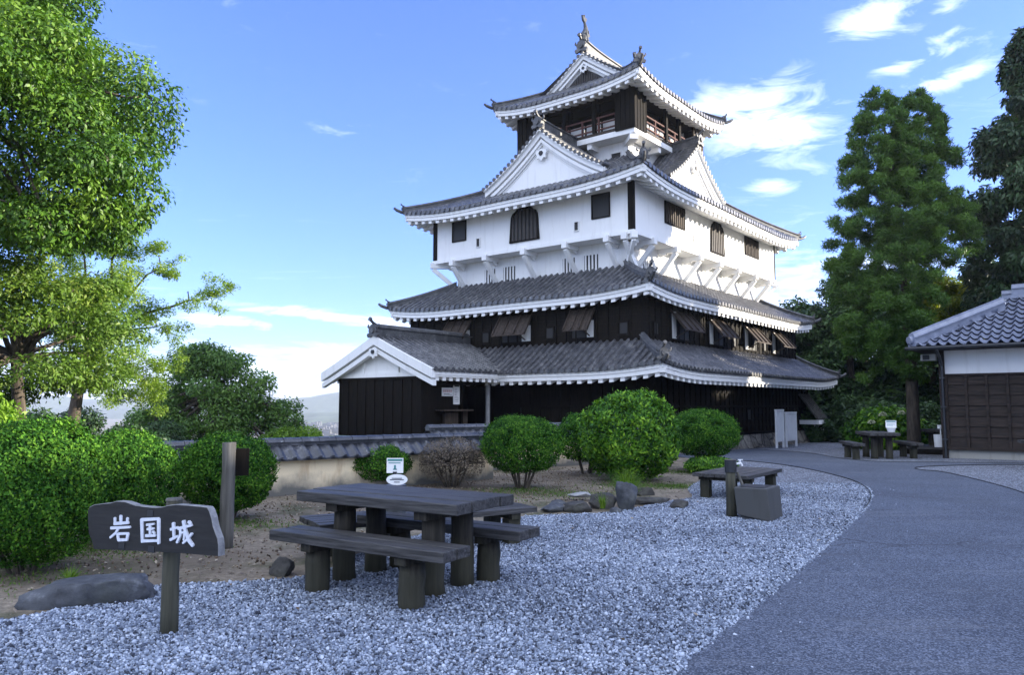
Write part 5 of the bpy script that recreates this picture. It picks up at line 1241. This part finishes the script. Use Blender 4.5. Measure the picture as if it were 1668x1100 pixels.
tree('hinoki_cypress', (19.3, 27.3, 0), 'very dark drooping conifer cut by the right edge above the house', LF_HINOKI, cb, 90000, .24, 32, [(0, 0, -.3), (0, 0, 5), (0, 0, 10), (0, 0, 15)], [.35, .28, .18, .04], [b[:3] for b in cb[::14]], group='tall conifers at the right', wr=.35, droop=.9, up=.3, shell=.35)
for i, (x, y, hgt, rx, lab) in enumerate(((16.2, 46, 9.0, 3.2, 'dark leafy tree nearest the castle in the shaded wood'), (19.6, 44.5, 10.5, 3.6, 'dense dark tree behind the twin topped cedar'), (23.5, 43, 9.5, 3.4, 'dark tree behind the golden maple'), (26.5, 40, 11, 3.6, 'dark tree behind the cypress and the house roof'), (14.2, 49.5, 6.2, 2.4, 'low dark tree at the left end of the shaded wood'), (18.2, 51, 8.0, 3.4, 'low crowned tree deep in the shaded wood'), (23.0, 50, 9.0, 3.8, 'wide dark tree deep in the wood behind the maple'), (28.5, 46, 9.5, 3.8, 'dark tree of the wood hidden behind the house'))):
    bl = ball_blobs(rg, (0, 0, hgt * .52), (rx, rx, hgt * .5), 48, .95) + ball_blobs(rg, (0, 0, 1.3), (rx * 1.15, rx, 1.6), 26, .85)
    tree('woodland_tree', (x, y, -.2), lab, LF_DARK, bl, 38000, .27, 40 + i, [(0, 0, -.3), (.1, 0, hgt * .3), (0, .1, hgt * .7)], [.3, .22, .1], [b[:3] for b in bl[:40:5]], group='trees of the shaded wood', shell=.45)
bl = ball_blobs(rg, (0, 0, 5.5), (2.0, 1.3, 1.5), 36, .42)
tree('maple', (17.9, 31.0, -.1), 'golden green maple glowing behind the house roof', LF_MAPLE, bl, 30000, .14, 50, [(0, 0, -.3), (.1, 0, 2.2), (0, 0, 4)], [.16, .13, .1], [b[:3] for b in bl[::4]], shell=.3, up=.8)
# understorey shrubs
for i, (x, y, rx, rz, lab, m_, c_) in enumerate(((12.4, 40.5, 2.2, 1.1, 'dark undergrowth shrub beside the castle stone base', LF_DARK, 'shrub'), (15.4, 38.5, 2.4, 1.3, 'dark undergrowth shrub behind the far picnic table', LF_DARK, 'shrub'), (15.0, 31.0, 1.5, 1.25, 'leafy green hydrangea behind the dark log table', LF_BUSH2, 'hydrangea'), (18.5, 36.5, 2.2, 1.6, 'dark shrub behind the hydrangea', LF_DARK, 'shrub'))):
    bl = ball_blobs(rg, (0, 0, rz * .6), (rx, 1.3, rz * .7), 22, .5)
    s_ = tree('hydrangea' if c_ == 'hydrangea' else 'shrub', (x, y, gz(x, y)), lab, m_, bl, 13000, .17 if c_ == 'shrub' else .19, 60 + i, [(0, 0, -.2), (0, 0, .5)], [.06, .03], [], cat=c_, wr=.6)
    if c_ == 'hydrangea':
        mb = MB(); V0, F0 = ico(0)
        rn_ = random.Random(8)
        for (a, b, c) in ((-.55, -1.0, 1.35), (.1, -1.15, 1.42), (-.95, -.9, 1.05)):
            for _ in range(26):
                d = Vector((rn_.gauss(0, 1), rn_.gauss(0, 1), abs(rn_.gauss(0, 1)))).normalized() * .13; q = Vector((a, b, c)) + d; i0 = len(mb.v)
                mb.v.extend([tuple(q + Vector(v) * .035) for v in V0]); mb.f.extend([tuple(int(k) + i0 for k in f) for f in F0]); mb.m.extend([0] * len(F0))
        mb.build('flower_heads', simple('pale_green_petals', (.45, .48, .30), .7), s_)

# --- trees outside the frame to the right, whose shade lies over the court and the lower castle
bl = ball_blobs(rg, (0, 0, 4.4), (3.0, 3.0, 3.9), 46, 1.0) + ball_blobs(rg, (0, 0, 1.2), (2.6, 2.6, 1.2), 12, .9)
off = tree('roadside_tree', (31, -6, 0), 'leafy tree standing beyond the right edge of the photo', LF_DARK, bl, 30000, .34, 70, [(0, 0, -.3), (0, 0, 2.5), (0, 0, 6)], [.25, .2, .1], [b[:3] for b in bl[:40:5]], group='trees beyond the right edge', shell=.4)
for i in range(13):
    yy = -1.5 + i * 3.55; copy_thing(off, (31 + 1.2 * math.sin(i * 2.3) - (0 if yy < 22 else 2.2), yy, 0), i * 1.3, 'leafy tree standing beyond the right edge of the photo', 'trees beyond the right edge', scale=(1, 1, (1.10 if yy < 22 else .90) + .07 * math.sin(i * 1.9)))
for i in range(7):
    copy_thing(off, (36.5, -3 + i * 4.2, 0), i * 2.1, 'leafy tree standing beyond the right edge of the photo', 'trees beyond the right edge', scale=(1.1, 1.1, 1.2))

# --- clipped bushes
def bush(name, loc, rx, rz, zc, label, mat_, n, size, seed, below=.75, stems=5, twig=False, wr=.5, rough=.05, cat='bush', ry=None, grp='clipped round bushes'):
    t_ = thing(name, loc, 0, label, cat, grp); rng = np.random.default_rng(seed); ry = ry or rx
    d = unit(rng.normal(size=(n, 3))); lay = rng.uniform(size=n); r = np.where(lay < .70, rng.uniform(.92, 1.02, n), rng.uniform(.6, .92, n)); r = np.where((rng.uniform(size=n) < .035) & (d[:, 2] > -.1), rng.uniform(1.03, 1.10, n), r)
    nzv = np.array([noise.noise(Vector(q) * 2.6 + Vector((seed, 0, 0))) + .5 * noise.noise(Vector(q) * 6 + Vector((seed, 3, 0))) for q in d]); r *= 1 + rough * 1.6 * nzv
    sc = np.stack([np.full(n, rx), np.full(n, ry), np.where(d[:, 2] > 0, rz, rz * below)], 1)
    q = np.sign(d) * np.abs(d) ** .88; P = q * sc * r[:, None]; P[:, 2] += zc
    keep = (P[:, 2] > .04) & ((nzv > -.42) | (r < .9 )) & ~((d[:, 2] < -.25) & (rng.uniform(size=n) < .45)); P, d = P[keep], d[keep]; n = len(P)
    Nn = unit(d * .95 + np.array([0, 0, .12]) + rng.normal(0, .45, (n, 3))); T = unit(d * .55 + np.array([0, 0, .55]) + rng.normal(0, .55, (n, 3))); T -= Nn * np.sum(T * Nn, 1)[:, None]; T = unit(T)
    Ln = size * rng.uniform(.6, 1.35, n); V, F = leaves(P, Nn, T, Ln, Ln * wr, .05)
    var = np.clip(.47 + .22 * nzv[keep] + rng.normal(0, .23, n), 0, 1)
    np_mesh('foliage', V, F, mat_, t_, var)
    mb = MB(); rn_ = random.Random(seed)
    for i in range(stems):
        a = 2 * math.pi * i / stems + rn_.uniform(-.4, .4); rr = rx * rn_.uniform(.35, .7); e = Vector((rr * math.cos(a), rr * math.sin(a), zc + rz * rn_.uniform(-.1, .4))); b = Vector((.09 * math.cos(a), .09 * math.sin(a), -.05))
        mpt = b.lerp(e, .42) + Vector((.04 * math.cos(a) * rx, .04 * math.sin(a) * rx, .02)); mb.tube([b, mpt, e], [.024 * rx / .7, .020, .008], 6)
        for _ in range(3):
            f_ = mpt.lerp(e, rn_.uniform(0, .8)); g_ = f_ + Vector((rn_.uniform(-.3, .3), rn_.uniform(-.3, .3), rn_.uniform(.1, .4))) * rx; mb.tube([f_, g_], [.015, .006], 5)
        if twig:
            for _ in range(26):
                u = Vector(unit(rng.normal(size=(1, 3)))[0]); u.z = abs(u.z) * .9 - .15; f_ = e * .55 + Vector((0, 0, zc * .3)); g_ = Vector((u.x * rx, u.y * rx, zc + u.z * rz)); mb.tube([f_, f_.lerp(g_, .6), g_], [.010, .007, .003], 4)
    mb.build('stems', bark, t_)
    return t_
bush('round_bush', (-4.70, 7.55, 0), .66, .68, .76, 'leftmost big round bush beside the name sign', LF_BUSH, 64000, .037, 1, 1.0, rough=.06)
bush('round_bush', (-4.62, 9.15, 0), .64, .58, .68, 'dense round bush between the left bush and log stake', LF_BUSH, 58000, .036, 2, 1.0)
bush('round_bush', (-4.02, 10.95, 0), .62, .54, .64, 'round bush directly behind the grey log stake', LF_BUSH, 46000, .040, 3, .98)
bush('round_bush', (-2.68, 15.3, 0), .66, .36, .46, 'small flattish round bush behind the ashtray placard', LF_BUSH, 26000, .045, 4, .95)
bush('withered_bush', (-1.18, 15.3, 0), .64, .45, .50, 'brown withered round bush against the garden wall', LF_TWIG, 9000, .040, 5, .9, stems=9, twig=True, wr=.35)
bush('round_bush', (.19, 15.0, 0), .75, .52, .86, 'round bush with bare branching stem right of the withered bush', LF_BUSH, 44000, .042, 6, 1.1, stems=7)
bush('round_bush', (1.75, 18.2, 0), .68, .60, .82, 'small round bush half hidden behind the tallest bush', LF_BUSH, 16000, .06, 7, .9)
bush('tall_bush', (2.54, 16.6, 0), 1.0, .98, .86, 'tallest round bush with large glossy leaves in the middle', LF_BUSH2, 30000, .095, 8, .85, wr=.42, rough=.08, stems=7)
bush('round_bush', (4.78, 19.3, 0), .85, .62, .86, 'neat round bush in front of the white slatted screens', LF_BUSH, 44000, .045, 9, .85, stems=8)
bush('sunlit_shrub', (-7.25, 9.4, 0), 1.0, 1.0, 1.0, 'tall light green shrub at the left edge behind the bush', LF_LIME, 24000, .075, 10, .9, rough=.14, cat='shrub', grp='trees at the left')
bush('low_shrub', (4.75, 18.5, 0), .62, .22, .14, 'low dark ground shrub under the neat round bush', LF_BUSH2, 7000, .06, 12, .6, stems=3, cat='shrub', grp='low ground shrubs')
bush('low_shrub', (8.1, 33.6, -.15), .8, .30, .12, 'low dark shrub at the feet of the white screens', LF_DARK, 6000, .09, 13, .6, stems=3, cat='shrub', grp='low ground shrubs', rough=.12)
def tuft(loc, label, n, h_, spread, seed, name='grass_tuft'):
    rng = np.random.default_rng(seed); V = []; F = []
    for i in range(n):
        a = rng.uniform(0, 6.28); r = spread * .3 * rng.uniform() ** .5; b = np.array([r * math.cos(a), r * math.sin(a), 0]); lean = spread * rng.uniform(.1, 1.1); H = h_ * rng.uniform(.55, 1.1); w = .006 * rng.uniform(.7, 1.5)
        s = np.array([-math.sin(a), math.cos(a), 0]) * w; o = len(V)
        for k in range(4):
            t = k / 3; c = b + np.array([math.cos(a), math.sin(a), 0]) * lean * t * t + np.array([0, 0, H * (t - .25 * t * t * lean / max(spread, .01))]); ww = s * (1 - t * .9); V += [c - ww, c + ww]
        for k in range(3): F.append((o + 2 * k, o + 2 * k + 1, o + 2 * k + 3, o + 2 * k + 2))
    o = np_mesh(name, np.array(V), np.array(F), LF_GRASS, var=np.repeat(rng.uniform(size=n), 3)); o.location = loc
    return tag(o, label, 'grass')
tuft((1.92, 13.0, 0), 'bright grass tuft growing behind the upright stone', 420, .58, .38, 5)
tuft((1.38, 11.85, .04), 'small green fern sprig left of the upright stone', 60, .26, .13, 6, 'fern')
tuft((-4.0, 7.1, 0), 'short grass sprig under the leftmost bush', 70, .16, .14, 7)
# dead leaves and crumbs on the dirt
rng = np.random.default_rng(77); n = 9000; x = rng.uniform(-9, 6, n); y = rng.uniform(5, 20, n); k = (~in_poly(gpoly1, x, y) | (rng.uniform(size=n) < .045)) & (np.abs(x) < .7 * y + 1) & ~in_poly(path_poly, x, y); x, y = x[k], y[k]; n = len(x)
P = np.stack([x, y, gzv(x, y) + np.where(in_poly(gpoly1, x, y), .030, .012)], 1); Nn = unit(np.array([0, 0, 1.0]) + rng.normal(0, .35, (n, 3))); T = rng.normal(size=(n, 3)); T -= Nn * np.sum(T * Nn, 1)[:, None]; T = unit(T); Ln = rng.uniform(.02, .06, n)
V, F = leaves(P, Nn, T, Ln, Ln * .55, .1)
tag(np_mesh('leaf_litter', V, F, LF_LITTER, var=rng.uniform(size=n)), 'scattered dry leaves and wood chips on the bare dirt', 'leaf litter', kind='stuff')
rng = np.random.default_rng(78)
cr = stones('pebbles', [[(-9, 8.2), (-9, 20), (2.5, 20), (3.0, 15), (1.2, 12.2), (-1.4, 10.2), (-2.2, 7.6), (-3.6, 7.3), (-5, 6)]], (-9, 3, 5, 20), lambda d: np.full_like(d, 60.0), .012, 9, LF_LITTER, n_try=30000); tag(cr, 'small crumbs of soil and pebbles on the bare dirt', 'pebbles', kind='stuff')
# ground moss / weeds near the bushes
rng = np.random.default_rng(79); n = 16000; cx = np.array([(-5.0, 7.2, 1.2), (-4.4, 8.7, .9), (-3.8, 10.5, .8), (.2, 14.6, .9), (1.2, 13.9, .9), (2.4, 15.6, 1.0), (-6.5, 8.6, 1.2), (3.2, 15.3, .7), (-.6, 13.2, .8), (4.2, 18.6, .7)]); ii = rng.integers(len(cx), size=n)
P = np.stack([cx[ii, 0] + rng.normal(0, .5, n) * cx[ii, 2], cx[ii, 1] + rng.normal(0, .35, n) * cx[ii, 2], np.full(n, .004)], 1)
k = ~in_poly(gpoly1, P[:, 0], P[:, 1]); P = P[k]; n = len(P); T = unit(np.array([0, 0, .8]) + rng.normal(0, .6, (n, 3))); T[:, 2] = np.abs(T[:, 2]); Nn = unit(rng.normal(size=(n, 3))); Ln = rng.uniform(.012, .045, n); V, F = leaves(P, Nn, T, Ln, Ln * .35)
tag(np_mesh('weeds', V, F, LF_YELLOW, var=rng.uniform(0, .6, n)), 'thin moss and weeds on the dirt under the bushes', 'weeds', kind='stuff')

# ------------------------------------------------------------------ far hills, town, haze
def hill(name, cx, cy, rx, ry, h_, base, seed, mat_):
    V, F = [], []; n, m = 60, 14
    for j in range(m + 1):
        for i in range(n + 1):
            u, w = i / n * 2 - 1, j / m * 2 - 1
            e = max(0, 1 - u * u) ** 1.0 * max(0, 1 - w * w); z = base - 6 + (h_ + 6) * e * (1 + .35 * noise.noise(Vector((u * 3 + seed, w * 2, 0))) + .16 * noise.noise(Vector((u * 9 + seed, w * 5, 1))))
            V.append((cx + u * rx, cy + w * ry, z))
    for j in range(m):
        for i in range(n): a = j * (n + 1) + i; F.append((a, a + 1, a + n + 2, a + n + 1))
    return tag(np_mesh(name, np.array(V), np.array(F), mat_, smooth=True), kind='structure')
def hillmat(t, p, o):
    n = noise_(t, objco(t), .03, 8, .7); t.links.new(ramp(t, n, [(.35, (.03, .05, .02)), (.65, (.08, .11, .05))]), p.inputs['Base Color']); p.inputs['Roughness'].default_value = .95
hm = mat('wooded_hill', hillmat)
hill('hills', -620, 2700, 900, 350, 86, -40, 2.0, hm)
hill('hills', -340, 1750, 330, 160, 24, -40, 7.0, hm)
hill('hills', -1700, 2900, 700, 300, 70, -40, 4.0, hm)
hill('hills', 1500, 2900, 1500, 300, 70, -40, 9.0, hm)
rn = random.Random(5); mb = MB()
for _ in range(260):
    y = rn.uniform(1050, 1700); x = y * rn.uniform(-.36, -.2); w, d, h_ = rn.uniform(4, 12), rn.uniform(4, 10), rn.uniform(3, 9); mb.box(x - w / 2, x + w / 2, y - d / 2, y + d / 2, -41, -40 + h_)
tag(mb.build('distant_town', simple('far_buildings', (.07, .07, .07), .8, .3, .02)), 'hazy pale town spread over the plain beyond the wall', 'town', kind='stuff')
HAZE = True
if HAZE:
    mb = MB(); mb.box(-4000, 4000, -400, 4200, -60, 130)
    hz = mb.build('haze', None); tag(hz, 'thin bluish air between the castle hill and far mountains', 'haze', kind='stuff'); hz.data.materials.clear()
    m = bpy.data.materials.new('air'); m.use_nodes = True; t = m.node_tree; t.nodes.clear(); o_ = t.nodes.new('ShaderNodeOutputMaterial'); v_ = t.nodes.new('ShaderNodeVolumePrincipled')
    v_.inputs['Color'].default_value = (.80, .88, 1.0, 1); v_.inputs['Density'].default_value = .00022; v_.inputs['Anisotropy'].default_value = .2; t.links.new(v_.outputs[0], o_.inputs['Volume']); hz.data.materials.append(m)
